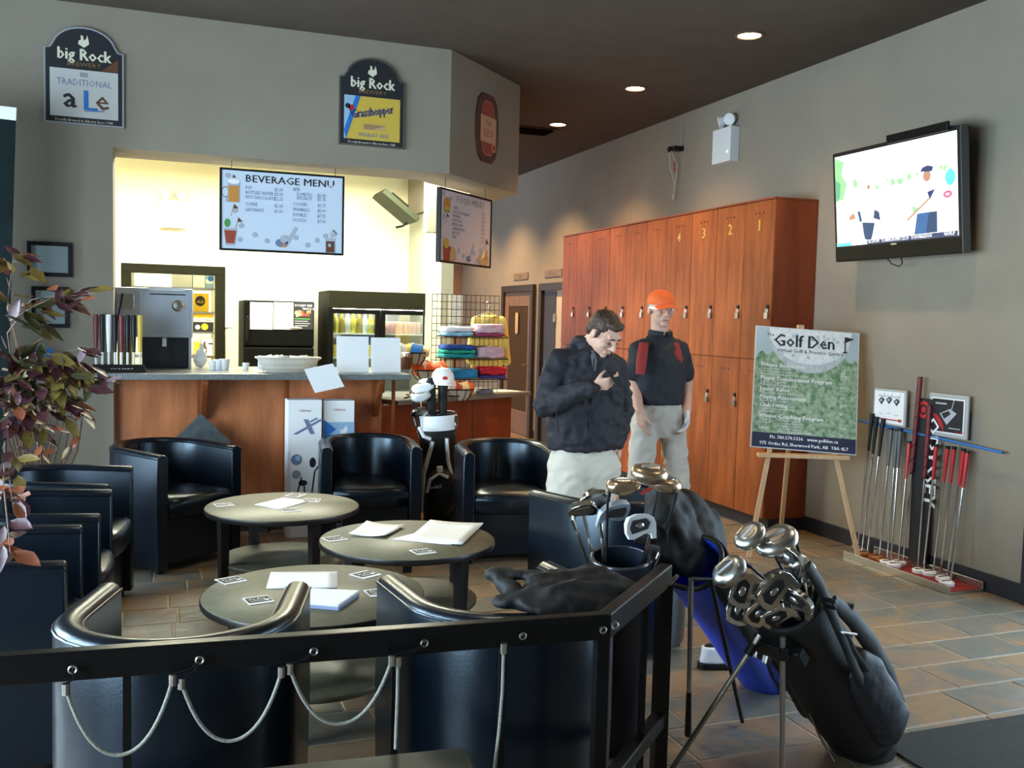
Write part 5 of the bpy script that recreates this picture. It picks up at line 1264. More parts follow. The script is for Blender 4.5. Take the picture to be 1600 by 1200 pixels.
# ================================================================== things by the bar front
def shipbox(label, x0, x1, ytop, y, h, deco):
    a, b = at(x0, ytop+10, y=y), at(x1, ytop+10, y=y); w = (b.x-a.x)/2
    t = thing('club_box', label, 'box', ((a.x+b.x)/2, y, 0)); h = at((x0+x1)/2, ytop+1, y=y).z
    MB().box(-w, 0, 0, w, .17, h).build('carton', m_white, t, smooth=False, bevel=.003)
    F = Flat(); deco(F, w, h); F.build('print', t)
def d1_(F, w, h):
    F.text('X', -.008, h-.235, .15, m_inkb, 1, 'CENTER', bold=.004, shear=.5, sx=1.35).line([(.035, h-.15), (.085, h-.125)], .012, m_inkb, 1).text('Callaway', .0, h-.08, .024, m_cola, 1, 'CENTER')
    F.disc(-.055, h-.41, .038, m_inkb, 1).disc(-.045, h-.40, .018, m_ltblue, 2); F.rect(-w, .0, -w+.02, h-.35, mk('pale_lilac', (.72, .68, .74), .6), 0)
    F.line([(-.05, .30), (-.02, .42)], .01, m_ink, 1).disc(-.055, .44, .03, m_greyc, 1).line([(.05, .30), (.07, .46), (.10, .5)], .01, m_ink, 1).disc(.055, .52, .022, m_ink, 1, .035).line([(.0, .3), (-.0, .36)], .01, m_ink, 1).disc(-.01, .38, .03, m_ink, 1, .02)
def d2_(F, w, h):
    F.rect(-w, h-.30, w, h-.15, m_ltblue, 0).poly([(-w, h-.13), (-.02, h-.20), (-w, h-.27)], m_blue, 1).poly([(-.045, h-.29), (.055, h-.29), (.055, h-.17)], m_white, 1).rect(-w, h-.34, w, h-.29, m_blue, 1).text('Callaway', 0, h-.07, .024, m_cola, 1, 'CENTER').line([(-.06, h-.28), (.05, h-.275)], .008, m_navy, 2).rect(-w, .02, w, h-.4, m_offwhite, 0)
    F.text('X', .01, h-.27, .1, m_white, 3, 'CENTER', shear=.4)
shipbox('tall white golf club carton printed with blue grey emblem, left of two', 450, 503, 624, 6.62, 1, d1_)
shipbox('tall white golf club carton with blue sky print, right of two', 506, 554, 625, 6.66, 1, d2_)
p0 = at(316, 652, y=6.60)
t = tag(MB().prism([(-.2, 0), (0, -.2), (.2, 0), (0, .2)], 0, .02, M=Matrix.Rotation(PI/2, 4, 'X')).build('slate_board', mk('dark_slate_board', (.07, .085, .09), .4, var=.3, vscale=20), None, smooth=False, bevel=.003), 'dark grey square board standing on its corner behind the back left chair', 'board')
t.location = (p0.x, 6.80, p0.z-.195); t.rotation_euler = (-.12, 0, .0)
# ================================================================== golf clubs and bags
def to_frame(base, top, roll=0.):
    R = frame_from(top-base, roll)
    return Matrix.Translation(base) @ R.to_4x4(), (top-base).length
def place(t, M):
    t.location = M.to_translation(); t.rotation_euler = M.to_euler()
def iron_head(t, mat=None, big=1.):
    P = [(-.006, -.03), (.006, -.03), (.010, -.012), (.030, -.016), (.060, -.026), (.074, -.024), (.082, -.008), (.082, .014), (.074, .030), (.050, .036), (.020, .034), (.002, .024), (-.006, .008)]
    P = [(x*big, z*big) for x, z in P]; LF = Matrix.Rotation(.55, 4, 'X')
    MB().loft([[(x, -.006, z) for x, z in P], [(x*1.0, .006+.010*max(0, z+.01)/.05, z) for x, z in P]], M=LF).build('head', mat or m_chrome, t, ang=40, bevel=.0015)
    cv = [(.020, -.004), (.066, -.012), (.072, .004), (.066, .022), (.026, .024), (.014, .012)]
    cv = [(x*big, z*big) for x, z in cv]
    MB().loft([[(x, .006, z) for x, z in cv], [(x, .006+.012*max(0, z+.01)/.05+.002, z) for x, z in cv]], M=LF).build('cavity', m_ink, t, smooth=False)
    MB().loft([[(x, -.0068, z) for x, z in cv], [(x, -.006, z) for x, z in cv]], M=LF).build('face_insert', m_silver, t, smooth=False)
    MB().ell((.044*big, .013, .008*big), (.017, .006, .011), 12, 0, LF).build('medallion', m_silver, t)
    for k in range(1): MB().tube([(0, 0, -.075), (0, 0, -.02)], .0065, 10).build('hosel', m_chrome, t)
def wood_head(t, mat=None, big=1., sole=None):
    r = []
    for c, rx, ry in (((.040, .012, -.022), .020, .016), ((.045, .010, -.017), .040, .034), ((.048, .008, -.006), .052, .044), ((.048, .008, .006), .054, .046), ((.048, .008, .016), .047, .040), ((.048, .008, .021), .030, .026)):
        ring = []
        for k in range(24):
            q = 2*PI*k/24; x, y = c[0]+rx*math.cos(q), c[1]+ry*math.sin(q); ring.append((x*big, max(y, -.026)*big, c[2]*big))
        r.append(ring)
    MB().loft(r).build('head', mat or m_silver, t, ang=50)
    MB().stack([((.048*big, .008*big, .0205*big), .028*big, .022*big), ((.048*big, .008*big, .0225*big), .026*big, .020*big)], 18).build('sole_plate', sole or m_chrome, t)
    MB().box(.02*big, .004*big, .0222*big, .076*big, .012*big, .0236*big).build('sole_line', m_greyc, t, smooth=False)
    MB().tube([(0, 0, -.05), (.006, 0, -.01)], .007, 10).build('hosel', m_black, t)
def club(label, kind, head, tip, roll, shaft, big=1., mat=None, group=None, ref=(0, 0, 1)):
    """head = where the hosel is, tip = grip end down in the bag"""
    head = Vector(head); tip = Vector(tip)
    R = frame_from(head-tip, 0.)
    v = R.transposed() @ (Vector((0, 0, CH))-head); R = R @ Matrix.Rotation(math.atan2(-v.x, v.y)+roll, 3, 'Z')   # the back of the head turned to us, then by roll
    head = head-R @ (Vector((.040, 0, 0)) if kind == 'iron' else Vector((.048, .008, 0)))*big
    M = Matrix.Translation(head) @ R.to_4x4()
    t = thing('golf_club', label, 'golf club', (0, 0, 0), 0, group); place(t, M); L = (head-tip).length
    MB().tube([(0, 0, -L+.24), (0, 0, -.03)], [.0065, .0045], 8).build('shaft', shaft, t)
    MB().tube([(0, 0, -L), (0, 0, -L+.01), (0, 0, -L+.25)], [.013, .0135, .009], 10).build('grip', m_rubber, t)
    (iron_head if kind == 'iron' else wood_head)(t, mat, big)
    return t
def bag_shell(t, L, secs, mat, n=28, open_=.05, e=2.4, name='body', disp=None):
    rings = []
    def ring(r, z, dx=0, dy=0):
        rx, ry = r
        return [(dx+rx*math.copysign(abs(math.cos(2*PI*k/n))**(2/e), math.cos(2*PI*k/n)), dy+ry*math.copysign(abs(math.sin(2*PI*k/n))**(2/e), math.sin(2*PI*k/n)), z) for k in range(n)]
    for z, rx, ry, dy in secs: rings.append(ring((rx, ry), z, 0, dy))
    z, rx, ry, dy = secs[-1]
    rings.append(ring((rx-.012, ry-.012), z+.004, 0, dy)); rings.append(ring((rx-.014, ry-.014), z-open_*4, 0, dy))
    o = MB().loft(rings).build(name, mat, t, ang=60)
    if disp:
        for v in o.data.vertices: 
            d = disp(v.co); v.co.x += d*math.copysign(1, v.co.x); v.co.y += d*math.copysign(1, v.co.y)
    return o
def rim(t, z, rx, ry, dy, mat, r=.009, name='top_cuff', n=28, e=2.4):
    P = [(rx*math.copysign(abs(math.cos(2*PI*k/n))**(2/e), math.cos(2*PI*k/n)), dy+ry*math.copysign(abs(math.sin(2*PI*k/n))**(2/e), math.sin(2*PI*k/n)), z) for k in range(n)]
    MB().tube(P+[P[0]], r, 8, caps=(0, 0)).build(name, mat, t)
def divider(t, z, rx, ry, dy):
    MB().box(-rx+.012, dy-.006, z-.06, rx-.012, dy+.006, z-.015).box(-.006, dy-ry+.012, z-.06, .006, dy+ry-.012, z-.015).build('divider', m_rubber, t, smooth=False, bevel=.003)
def into(M, u, v, z=.10): return M @ Vector((u, v, z))
def near_axis(M, px, py, R=0.):
    """point of the sight line nearest to a bag's axis, brought out to radius R on our side"""
    o = Vector((0, 0, CH)); d = ray(px, py).normalized(); a = M.to_3x3().col[2].normalized(); p = M.to_translation()
    w = o-p; b = d.dot(a); den = 1-b*b; tt = (b*a.dot(w)-d.dot(w))/den; q = o+d*tt; s_ = (q-p).dot(a); off = (q-(p+a*s_)).length
    if R > off: q = q-d*math.sqrt(R*R-off*off)/math.sqrt(den)
    return q
def through_rim(M, L, head, r, depth=.42):
    """grip end of a club whose shaft passes the bag's rim"""
    h = M.inverted() @ head; v = Vector((h.x, h.y, 0)); k = .42
    if v.length*k > r: k = r/v.length
    rp = Vector((h.x*k, h.y*k, L-.03)); d = (rp-h).normalized(); e = rp+d*depth
    if math.hypot(e.x, e.y) > r: f = r/math.hypot(e.x, e.y); e.x *= f; e.y *= f
    return M @ e
# ---------------------------------------------- near black stand bag
Nb = at(1350, 1152, z=.05); Nt = at(1226, 938, z=.655)
MN, LN = to_frame(Nb, Nt)
t = thing('golf_bag', 'large black stand bag of clubs leaning on two metal legs, nearest at right', 'golf bag'); place(t, MN)
fold = lambda c: .006*noise.noise(Vector((c.x*12, c.y*12, c.z*9)))+.003*noise.noise(c*40)
bag_shell(t, LN, [(-.035, .10, .095, 0), (-.02, .115, .11, 0), (.10, .122, .118, 0), (.25, .126, .125, 0), (.45, .124, .125, 0), (.65, .120, .118, 0), (LN-.06, .122, .115, 0), (LN, .125, .120, 0)], m_nylon, disp=fold)
rim(t, LN, .118, .114, 0, m_nylon, .012); divider(t, LN-.02, .115, .11, 0)
MB().stack([((0, 0, -.045), .108, .102), ((0, 0, .03), .122, .118), ((0, 0, .035), .118, .113)], 24, e=2.4).build('base_cap', m_rubber, t)
IN = MN.inverted()
# long side pockets
mb = MB().stack([((.095, .03, .06), .05, .075), ((.115, .03, .12), .065, .09), ((.115, .03, .42), .06, .085), ((.10, .03, .50), .045, .06)], 20, e=3)
mesh_obj('side_pocket', bake(mb, .012, 4, fold), m_navyny, t)
mb = MB().stack([((-.09, -.02, .16), .04, .06), ((-.10, -.02, .22), .055, .08), ((-.10, -.02, .52), .05, .07), ((-.09, -.02, .58), .035, .05)], 20, e=3)
mesh_obj('side_pocket', bake(mb, .012, 4, fold), m_nylon, t)
# back panel that carries the straps: upper flap, loop straps, buckle, tag
sx = lambda px, py, R=.135: IN @ near_axis(MN, px, py, R)
sp1 = [(1302, 940), (1330, 965), (1362, 1008), (1388, 1055), (1405, 1100), (1404, 1125), (1390, 1118), (1376, 1085), (1352, 1052), (1330, 1018), (1318, 990)]
MB().tube([sx(a, b, .15) for a, b in sp1], [.022, .032, .038, .038, .034, .028, .022, .020, .019, .018, .016], 8, asp=(1.0, .38)).build('shoulder_strap', m_nylon, t)
sp2 = [(1262, 885), (1282, 915), (1296, 950), (1318, 1000), (1338, 1050), (1364, 1100), (1384, 1150)]
MB().tube([sx(a, b, .15) for a, b in sp2], .022, 8, asp=(1, .35)).build('shoulder_strap', m_nylon, t)
MB().box(-.020, -.012, -.015, .020, .012, .015, M=Matrix.Translation(sx(1297, 943, .165))).build('buckle', m_black, t, bevel=.004)
MB().tube([sx(1318, 956, .15), sx(1323, 943, .155), sx(1332, 944, .155), sx(1327, 966, .15)], .006, 8).build('carry_handle', mk('grey_webbing', (.12, .11, .10), .7), t)
MB().tube([sx(1317, 988, .175), sx(1337, 991, .175)], .007, 6, asp=(1, .6)).build('white_tag', m_white, t)
# stand legs
hn = [sx(1188, 992, .13), sx(1223, 995, .14)]; ft = [IN @ at(1037, 1221, z=.012), IN @ at(1222, 1248, z=.012)]
for a, b in zip(hn, ft):
    lg = MB().tube([tuple(a), tuple(b)], .0085, 10).build('stand_leg', mk('leg_aluminium', (.42, .40, .36), .35, .9), t)
    MB().tube([tuple(b+(a-b).normalized()*.05), tuple(b)], [.010, .014], 10).build('rubber_foot', m_rubber, lg)
    MB().tube([tuple(a+(b-a).normalized()*.035), tuple(a+(b-a).normalized()*.075)], .016, 10).build('leg_joint', m_black, lg)
MB().box(-.09, -.14, -.02, .09, -.10, .05, M=Matrix.Translation((0, 0, LN-.12))).build('leg_hinge', m_black, t, bevel=.006)
MB().tube([sx(1266, 1115, .13), sx(1278, 1145, .14), IN @ at(1303, 1190, z=.02)], .004, 6).build('trigger_wire', m_silver, t)
GN = 'clubs in the near black stand bag'
nc = [('wood', 1213, 846, 2.40, 1.30, .3, 'large silver headed driver at the top of the near black bag', None), ('wood', 1172, 838, 2.38, 1.0, .5, 'small silver wood left of the large driver in the near black bag', None), ('wood', 1140, 893, 2.28, 1.12, -.2, 'golden reflecting wood at far left of the near black bag', None),
      ('iron', 1234, 874, 2.48, 1.1, -.9, 'chrome iron just under the large driver in the near black bag', None), ('iron', 1254, 889, 2.50, 1.1, -.8, 'chrome iron at the right rim under the driver, near black bag', None), ('iron', 1163, 924, 2.36, 1.3, .15, 'chrome iron with dark cavity at upper left of the near black bag', None),
      ('iron', 1212, 924, 2.36, 1.5, .25, 'wide chrome iron in the middle of the near black bag', None), ('iron', 1157, 952, 2.32, 1.25, .1, 'chrome iron with dark cavity at lower left of the near black bag', None), ('iron', 1245, 940, 2.34, 1.25, -.8, 'chrome iron at right of the middle in the near black bag', None),
      ('iron', 1190, 957, 2.28, 1.3, -.5, 'chrome iron at bottom centre of the near black bag', None), ('iron', 1216, 964, 2.28, 1.3, -.7, 'chrome iron with round cavity at bottom right of the near black bag', None)]
for k, (kd, px, py, y, big, roll, lb, mt_) in enumerate(nc):
    a = 2*PI*k/len(nc); hd_ = near_axis(MN, px, py, .10 if kd == 'iron' else 0.)
    club(lb, kd, hd_, through_rim(MN, LN, hd_, .095), roll, m_black if kd == 'wood' else m_chrome, big, mt_, GN)
# ---------------------------------------------- upright black bag behind the railing
Pt = at(970, 872, z=.72); Pb = Vector((Pt.x+.05, Pt.y+.10, .03))
MP, LP = to_frame(Pb, Pt)
t = thing('golf_bag', 'upright black golf bag with round silver edged rim behind the railing corner', 'golf bag'); place(t, MP)
bag_shell(t, LP, [(-.02, .10, .095, 0), (.05, .105, .10, 0), (.5, .100, .096, 0), (LP-.10, .101, .098, 0), (LP-.085, .108, .104, 0), (LP, .106, .102, 0)], mk('blue_black_vinyl', (.012, .016, .028), .35, bump=.06, bscale=80), e=2.1)
rim(t, LP, .101, .097, 0, mk('dark_rim', (.09, .09, .10), .25, .6), .006, e=2.1); rim(t, LP-.09, .106, .102, 0, m_black, .006, 'rim_band', e=2.1); divider(t, LP-.05, .098, .094, 0)
b_ = MP.inverted() @ at(933, 878, z=.69); MB().ell(tuple(b_*.99), (.012, .012, .006), 10).build('badge', m_offwhite, t); b_ = MP.inverted() @ at(1013, 874, z=.70); MB().ell(tuple(b_), (.008, .008, .008), 8).build('red_clip', m_red, t)
GP = 'clubs in the upright black bag'
w_brass = mk('bronze_sole', (.50, .36, .24), .28, .9)
pc = [('wood', 1008, 738, -.02, 1.25, .7, 'bronze soled wood standing highest in the upright bag', w_brass), ('wood', 974, 760, .0, 1.1, 3.3, 'bronze soled wood at left of the highest one in the upright bag', w_brass), ('wood', 1036, 755, .0, 1.2, .2, 'bronze soled wood at right of the highest one in the upright bag', w_brass),
      ('iron', 906, 796, -.02, 1.15, 2.9, 'chrome iron at far left of the upright bag', None), ('iron', 945, 792, .05, 1.25, 3.1, 'dark backed iron second from left in the upright bag', None), ('iron', 966, 806, .02, 1.4, 3.7, 'large tilted grey wedge in the middle of the upright bag', m_steel),
      ('iron', 983, 818, -.05, 1.35, .7, 'white faced iron in front at the middle of the upright bag', m_offwhite), ('iron', 1015, 839, .0, 1.35, .2, 'dark bladed iron lying low to the right of the upright bag', m_black)]
for k, (kd, px, py, dy, big, roll, lb, mt_) in enumerate(pc):
    a = 2*PI*k/len(pc)+1; hd_ = near_axis(MP, px, py)+Vector((0, dy*1.5, 0))
    club(lb, kd, hd_, through_rim(MP, LP, hd_, .08), roll, m_black if kd == 'wood' else m_chrome, big, mt_, GP)
# ---------------------------------------------- blue and black stand bag
Qb = at(1196, 1052, z=.055); Qt = at(1082, 878, z=.70)
MQ, LQ = to_frame(Qb, Qt); IQ = MQ.inverted()
t = thing('golf_bag', 'royal blue and black stand bag leaning left behind the near black bag', 'golf bag'); place(t, MQ)
bag_shell(t, LQ, [(-.04, .09, .085, 0), (.0, .105, .10, 0), (.3, .110, .105, 0), (.6, .105, .10, 0), (LQ, .108, .105, 0)], m_blueny, disp=fold)
rim(t, LQ, .102, .10, 0, m_black, .010)
rg = []
for z in (.0, .2, .45, .7, LQ-.015):
    rg.append([((.112+.012*math.sin(PI*k/16))*math.cos(q), (.107+.012*math.sin(PI*k/16))*math.sin(q), z) for k, q in enumerate([-.70+3.2*k/16 for k in range(17)])])
MB().loft(rg, closed=False, caps=(0, 0)).build('black_panel', m_nylon, t, solid=.006)
mb = MB().stack([((.07, .02, .02), .06, .06), ((.08, .02, .06), .075, .085), ((.08, .02, .28), .07, .08), ((.07, .02, .34), .045, .05)], 20, e=3)
mesh_obj('front_pocket', bake(mb, .012, 4, fold), m_blueny, t)
pk = lambda px, py, R=.12: IQ @ near_axis(MQ, px, py, R)
FA = Matrix.Translation(pk(1197, 1022, .175))
MB().box(-.006, -.035, -.010, .006, .035, .010, M=FA).build('white_lettering_patch', m_white, t)
MB().box(-.006, -.02, -.008, .006, .02, .008, M=Matrix.Translation(pk(1180, 1018, .165))).build('white_lettering_patch', m_white, t)
lg = MB().tube([tuple(pk(1080, 905)), tuple(IQ @ at(1075, 1148, z=.012))], .009, 10).build('stand_leg', mk('leg_steel', (.55, .56, .58), .25, .95), t)
a_, b2 = pk(1080, 905), IQ @ at(1075, 1148, z=.012); MB().tube([tuple(b2+(a_-b2)*.30), tuple(b2)], [.0095, .013], 10).build('leg_sleeve', m_black, lg)
MB().tube([tuple(pk(1080, 905)+Vector((0, 0, 0))), tuple(pk(1110, 905)), tuple(IQ @ at(1160, 1128, z=.012))], .008, 8).build('stand_leg', m_black, t)
MB().tube([tuple(pk(1058, 900, .13)), tuple(pk(1046, 912, .13)), tuple(pk(1043, 925, .13))], .007, 8).build('strap_clip', m_silver, t)
# rain hood thrown over the clubs of the blue bag
A = lambda px, py, y: tuple(at(px, py, y=y))
mb = MB()
mb.cap(A(1040, 782, 3.02), A(1058, 860, 2.98), .075, .10); mb.cap(A(1075, 800, 3.05), A(1092, 860, 2.98), .085, .09); mb.cap(A(1108, 815, 3.06), A(1108, 868, 3.0), .055, .06)
mb.cap(A(1022, 765, 3.0), A(1042, 762, 3.0), .018, .030); mb.cap(A(1035, 800, 2.98), A(1080, 872, 2.92), .07, .075); mb.cap(A(1030, 790, 3.0), A(1035, 850, 2.98), .05, .06)
me = bake(mb, .012, 5, lambda c: .016*noise.noise(Vector((c.x*11, c.y*11, c.z*5)))+.008*noise.noise(c*26))
tag(mesh_obj('rain_hood', me, m_nylon), 'crumpled black rain hood covering the top of the blue bag', 'bag hood')
tag(MB().tube([A(1003, 771, 2.86), A(1014, 765, 2.88), A(1027, 752, 2.9), A(1034, 748, 2.92)], .006, 8, asp=(1.5, .5)).build('red_strap', m_red), 'bright red strap beside the bronze soled woods', 'strap')
# white golf shoe on the floor behind the stand legs
p = at(1136, 1042, z=0)
t = thing('golf_shoe', 'white golf shoe with dark sole on the tiles beside the blue bag', 'shoe', p, math.radians(-8))
MB().loft([[(x, y, z) for x, y in [(-.13, -.03), (-.06, -.042), (.05, -.045), (.12, -.035), (.145, 0), (.12, .035), (.05, .042), (-.06, .036), (-.13, .03), (-.145, 0)]] for z in (.004, .028)]).build('sole', m_black, t, bevel=.004)
mb = MB().stack([((0, 0, .028), .135, .040), ((-.005, 0, .05), .125, .038), ((-.04, 0, .075), .085, .036), ((-.07, 0, .10), .055, .033)], 20, e=2.6)
mesh_obj('upper', bake(mb, .007, 3), m_white, t)
MB().ell((-.075, 0, .10), (.040, .022, .012), 12).build('opening', m_black, t)
for k in range(4): MB().tube([(-.02+k*.022, -.025, .092-k*.010), (-.02+k*.022, .025, .092-k*.010)], .003, 6).build('lace', m_offwhite, t)
# ---------------------------------------------- white and black display bag by the bar
Db = Vector((at(690, 700, y=6.42).x+.02, 6.42, .02)); Dt = Vector((at(684, 655, y=6.42).x, 6.42, .86))
MD, LD = to_frame(Db, Dt)
t = thing('golf_bag', 'white and black display golf bag with headcovers standing by the bar', 'golf bag'); place(t, MD)
IDM = MD.inverted()
bag_shell(t, LD, [(-.02, .12, .11, 0), (.04, .13, .12, 0), (.4, .125, .115, 0), (LD-.16, .12, .11, 0), (LD, .125, .115, 0)], m_nylon, e=2.2)
DP = lambda px, py, y=6.28: IDM @ at(px, py, y=y)
bag_shell(t, 0, [(LD-.10, .127, .118, 0), (LD-.06, .132, .122, 0), (LD+.004, .132, .122, 0)], m_white, name='top_collar', open_=.01, e=2.2)
rim(t, LD+.006, .120, .110, 0, m_black, .012, e=2.2); divider(t, LD-.01, .118, .108, 0)
for pts, nm_, mt_ in (([(655, 668), (662, 682), (672, 686)], 'white_trim', m_white), ([(676, 690), (662, 740), (658, 800)], 'white_trim', m_offwhite), ([(698, 685), (700, 720), (706, 745)], 'white_trim', m_offwhite)):
    MB().tube([tuple(DP(a, b)) for a, b in pts], .026, 8, asp=(1, .5)).build(nm_, mt_, t)
mb = MB().ell(tuple(DP(690, 768)), (.12, .09, .17), 16)
mesh_obj('front_pocket', bake(mb, .014, 3), m_nylon, t)
MB().tube([tuple(DP(667, 770, 6.2)), tuple(DP(672, 750, 6.2)), tuple(DP(686, 740, 6.2)), tuple(DP(700, 746, 6.2))], .012, 8).build('pocket_piping', m_offwhite, t)
MB().box(-.02, -.01, -.02, .02, .01, .02, M=Matrix.Translation(DP(687, 733, 6.2))).build('buckle', m_white, t, bevel=.004)
ds = [(702, 690), (718, 712), (724, 745), (720, 775), (712, 790)]
MB().tube([tuple(DP(a, b, 6.40)) for a, b in ds], .028, 8, asp=(1, .4)).build('shoulder_strap', m_black, t)
Flat().text('Callaway', 0, 0, .03, m_white, 0).build('lettering', t, tuple(DP(691, 762, 6.165)), (0, 0, 0))
# clubs / headcovers of the display bag
GD = 'clubs in the display bag'
def headcover(label, px, py, px2, py2, r, mat, y=6.40, cap=None):
    a = at(px, py, y=y); b = at(px2, py2, y=y)
    o = thing('headcover', label, 'headcover', b, 0, GD); v = a-b
    MB().tube([(0, 0, 0), tuple(v*.12), tuple(v*.7), tuple(v*.88), tuple(v)], [r*.75, r*.8, r, r*1.05, r*.5], 14).build('cover', mat, o)
    if cap: cap(o, v)
    return o
headcover('tall black knitted headcover in the middle of the display bag', 672, 590, 676, 664, .034, m_nylon)
headcover('tall black headcover at right of the display bag, under the white cap', 692, 592, 692, 662, .034, m_nylon)
ca_ = at(692, 590, y=6.40)
o = thing('baseball_cap', 'white cap resting on the right headcover of the display bag', 'cap', ca_, AD-.6)
MB().lathe([(.075, -.045), (.08, -.01), (.072, .03), (.045, .062), (.001, .072)], 20, caps=(0, 0)).build('crown', m_white, o)
MB().stack([((.0, -.085, -.045), .07, .07), ((.0, -.085, -.038), .07, .07)], 18).build('brim', m_white, o)
MB().ell((.0, -.077, .0), (.02, .004, .014), 8).build('emblem', m_red, o)
club('white headed driver at upper left of the display bag', 'wood', at(662, 606, y=6.42), into(MD, -.05, 0, .1), 3.3, m_black, 1.6, m_white, GD)
club('black and white wood under the white driver, display bag', 'wood', at(658, 620, y=6.36), into(MD, -.03, -.03, .1), 3.3, m_black, 1.3, m_offwhite, GD)
club('striped silver iron at left of the display bag', 'iron', at(656, 646, y=6.34), into(MD, -.06, -.04, .1), 3.1, m_chrome, 1.3, None, GD)
club('silver iron at right of the display bag rim', 'iron', at(703, 656, y=6.34), into(MD, .05, -.04, .1), .1, m_chrome, 1.2, None, GD)
club('silver wood just right of the white driver, display bag', 'wood', at(668, 598, y=6.48), into(MD, -.01, .04, .1), 2.6, m_chrome, 1.4, m_silver, GD)
# black banner at the left edge
a, b = at(25, 168, y=6.36), at(25, 186, y=6.36)
t = thing('banner_stand', 'dark roll up banner with pale top band at the left edge', 'banner', (a.x, 6.36, a.z), rot=(0, .035, 0))
MB().box(-.85, 0, -a.z+.06, 0, .012, -.075).build('banner_sheet', mk('banner_dark_teal', (.0035, .008, .008), .8, var=.4, vscale=2, spec=.1), t, smooth=False)
MB().box(-.85, -.004, -.075, .004, .014, 0).build('top_band', m_offwhite, t, smooth=False, bevel=.003)
MB().box(-.85, -.10, -a.z+.003, .0, .12, -a.z+.07).build('base', m_black, t, smooth=False, bevel=.01)
# ================================================================== people
class Body:
    def __init__(s): s.mb = MB()
    def cap(s, *a): s.mb.cap(*a); return s
def head_prims(mb, c, R):
    M = Matrix.Translation(c) @ R.to_4x4(); H = lambda *p: tuple(M @ Vector(p))
    mb.ell((0, .014, .032), (.075, .094, .084), 16, 0, M); mb.ell((0, -.022, -.045), (.058, .064, .066), 14, 0, M)
    mb.ell((0, -.066, -.092), (.024, .022, .020), 10, 0, M); mb.cap(H(0, -.086, .012), H(0, -.108, -.026), .009, .0145)
    mb.cap(H(-.040, -.076, .030), H(.040, -.076, .030), .013, .013)
    for s_ in (-1, 1):
        mb.ell((s_*.040, -.058, -.022), (.024, .026, .026), 10, 0, M); mb.ell((s_*.078, .012, -.010), (.010, .022, .032), 10, 0, M)
        mb.cap(H(s_*.010, -.092, -.030), H(s_*.012, -.090, -.034), .009, .008)
    mb.cap(H(-.018, -.084, -.064), H(.018, -.084, -.064), .009, .009)
    return M
def face_parts(root, M, hairm, lids=False):
    H = lambda *p: tuple(M @ Vector(p))
    for s_ in (-1, 1):
        e = MB(); 
        if lids: e.ell((s_*.031, -.083, -.002), (.0125, .006, .0022), 10, 1, M)        # lowered lid, lash line
        else: e.ell((s_*.031, -.079, .006), (.0125, .009, .006), 10, 0, M); e.ell((s_*.031, -.0865, .005), (.0055, .0028, .005), 8, 1, M)
        
        e.build('eye', [m_eye, m_ink], root)
        MB().tube([H(s_*.014, -.090, .027), H(s_*.032, -.090, .033), H(s_*.050, -.078, .027)], [.004, .0055, .003], 6).build('eyebrow', hairm, root)
    MB().tube([H(-.022, -.089, -.064), H(0, -.096, -.063), H(.022, -.089, -.064)], [.003, .0048, .003], 6).build('mouth', m_lip, root)
m_eye = mk('eye_white', (.75, .73, .70), .3); m_lip = mk('lips', (.42, .16, .13), .5)
def hand_prims(mb, w, d, s, n, curl=.6, thumb=.5):
    """w wrist, d finger direction, s side of the thumb, n palm normal (fingers curl toward it)"""
    w, d, s, n = Vector(w), Vector(d).normalized(), Vector(s).normalized(), Vector(n).normalized()
    for k, u in enumerate((.028, .010, -.009, -.027)):
        kn = w+d*(.088-.004*abs(k-1))+s*u
        mb.cap(w+d*.015+s*u*.62, kn, .013, .0115)
        p = kn; L = (.040, .045, .042, .032)[k]; a = curl*(.8+.12*k)
        for j in range(3):
            q = p+(d*math.cos(a)+n*math.sin(a))*L*(1, .68, .52)[j]
            mb.cap(p, q, .0095-.0012*j, .0088-.0012*j, 8); p = q; a += curl*.75
    mb.cap(w+d*.012, w+d*.055, .021, .017)
    b = w+d*.022+s*.026; q = b+(d*.6+s*.75+n*thumb*.5).normalized()*.040; mb.cap(b, q, .0125, .0105, 8)
    r = q+(d*.9+s*.15+n*thumb).normalized()*.034; mb.cap(q, r, .0105, .0085, 8)
def limb(mb, pts, rs, n=12): 
    for a, b, r0, r1 in zip(pts, pts[1:], rs, rs[1:]): mb.cap(a, b, r0, r1, n)
def shoe(root, p, ang, mat):
    R = Matrix.Translation(p) @ Matrix.Rotation(ang, 4, 'Z'); mb = MB()
    mb.stack([((0, -.05, .004), .045, .135), ((0, -.05, .03), .048, .138), ((0, -.04, .06), .042, .115), ((0, .0, .09), .038, .065), ((0, .02, .115), .036, .045)], 20, e=2.5, M=R)
    mesh_obj('shoe', bake(mb, .009, 3), mat, root)
# ---------------------------------------------------------------- man in the dark jacket, looking at a phone
O1 = Vector((2.235, 4.90, 0))
t = thing('person', 'man in dark zip jacket and pale chinos looking down at a phone', 'person', O1)
Wp = lambda px, py, dy=0.: at(px, py, y=O1.y+dy)-O1
hc = Wp(944, 522, -.10)
RH = Matrix.Rotation(.42, 3, 'Z') @ Matrix.Rotation(-.0, 3, 'Y') @ Matrix.Rotation(.66, 3, 'X')   # turned to the right, bowed
nk = Wp(922, 540, .03)
shR, shL = Wp(872, 566, .02), Wp(960, 572, .06)
elR, wrR = Wp(851, 634, -.02), Wp(926, 603, -.24)
elL, wrL = Wp(974, 640, .08), Wp(966, 690, -.02)
hpR, hpL = Wp(888, 725, .0), Wp(938, 725, .04)
knR, knL = Wp(874, 830, -.05), Wp(936, 828, -.02)
anR, anL = Wp(866, 918, .02), Wp(940, 912, .03)
anR.z = anL.z = .09
mb = MB(); M = head_prims(mb, hc, RH)
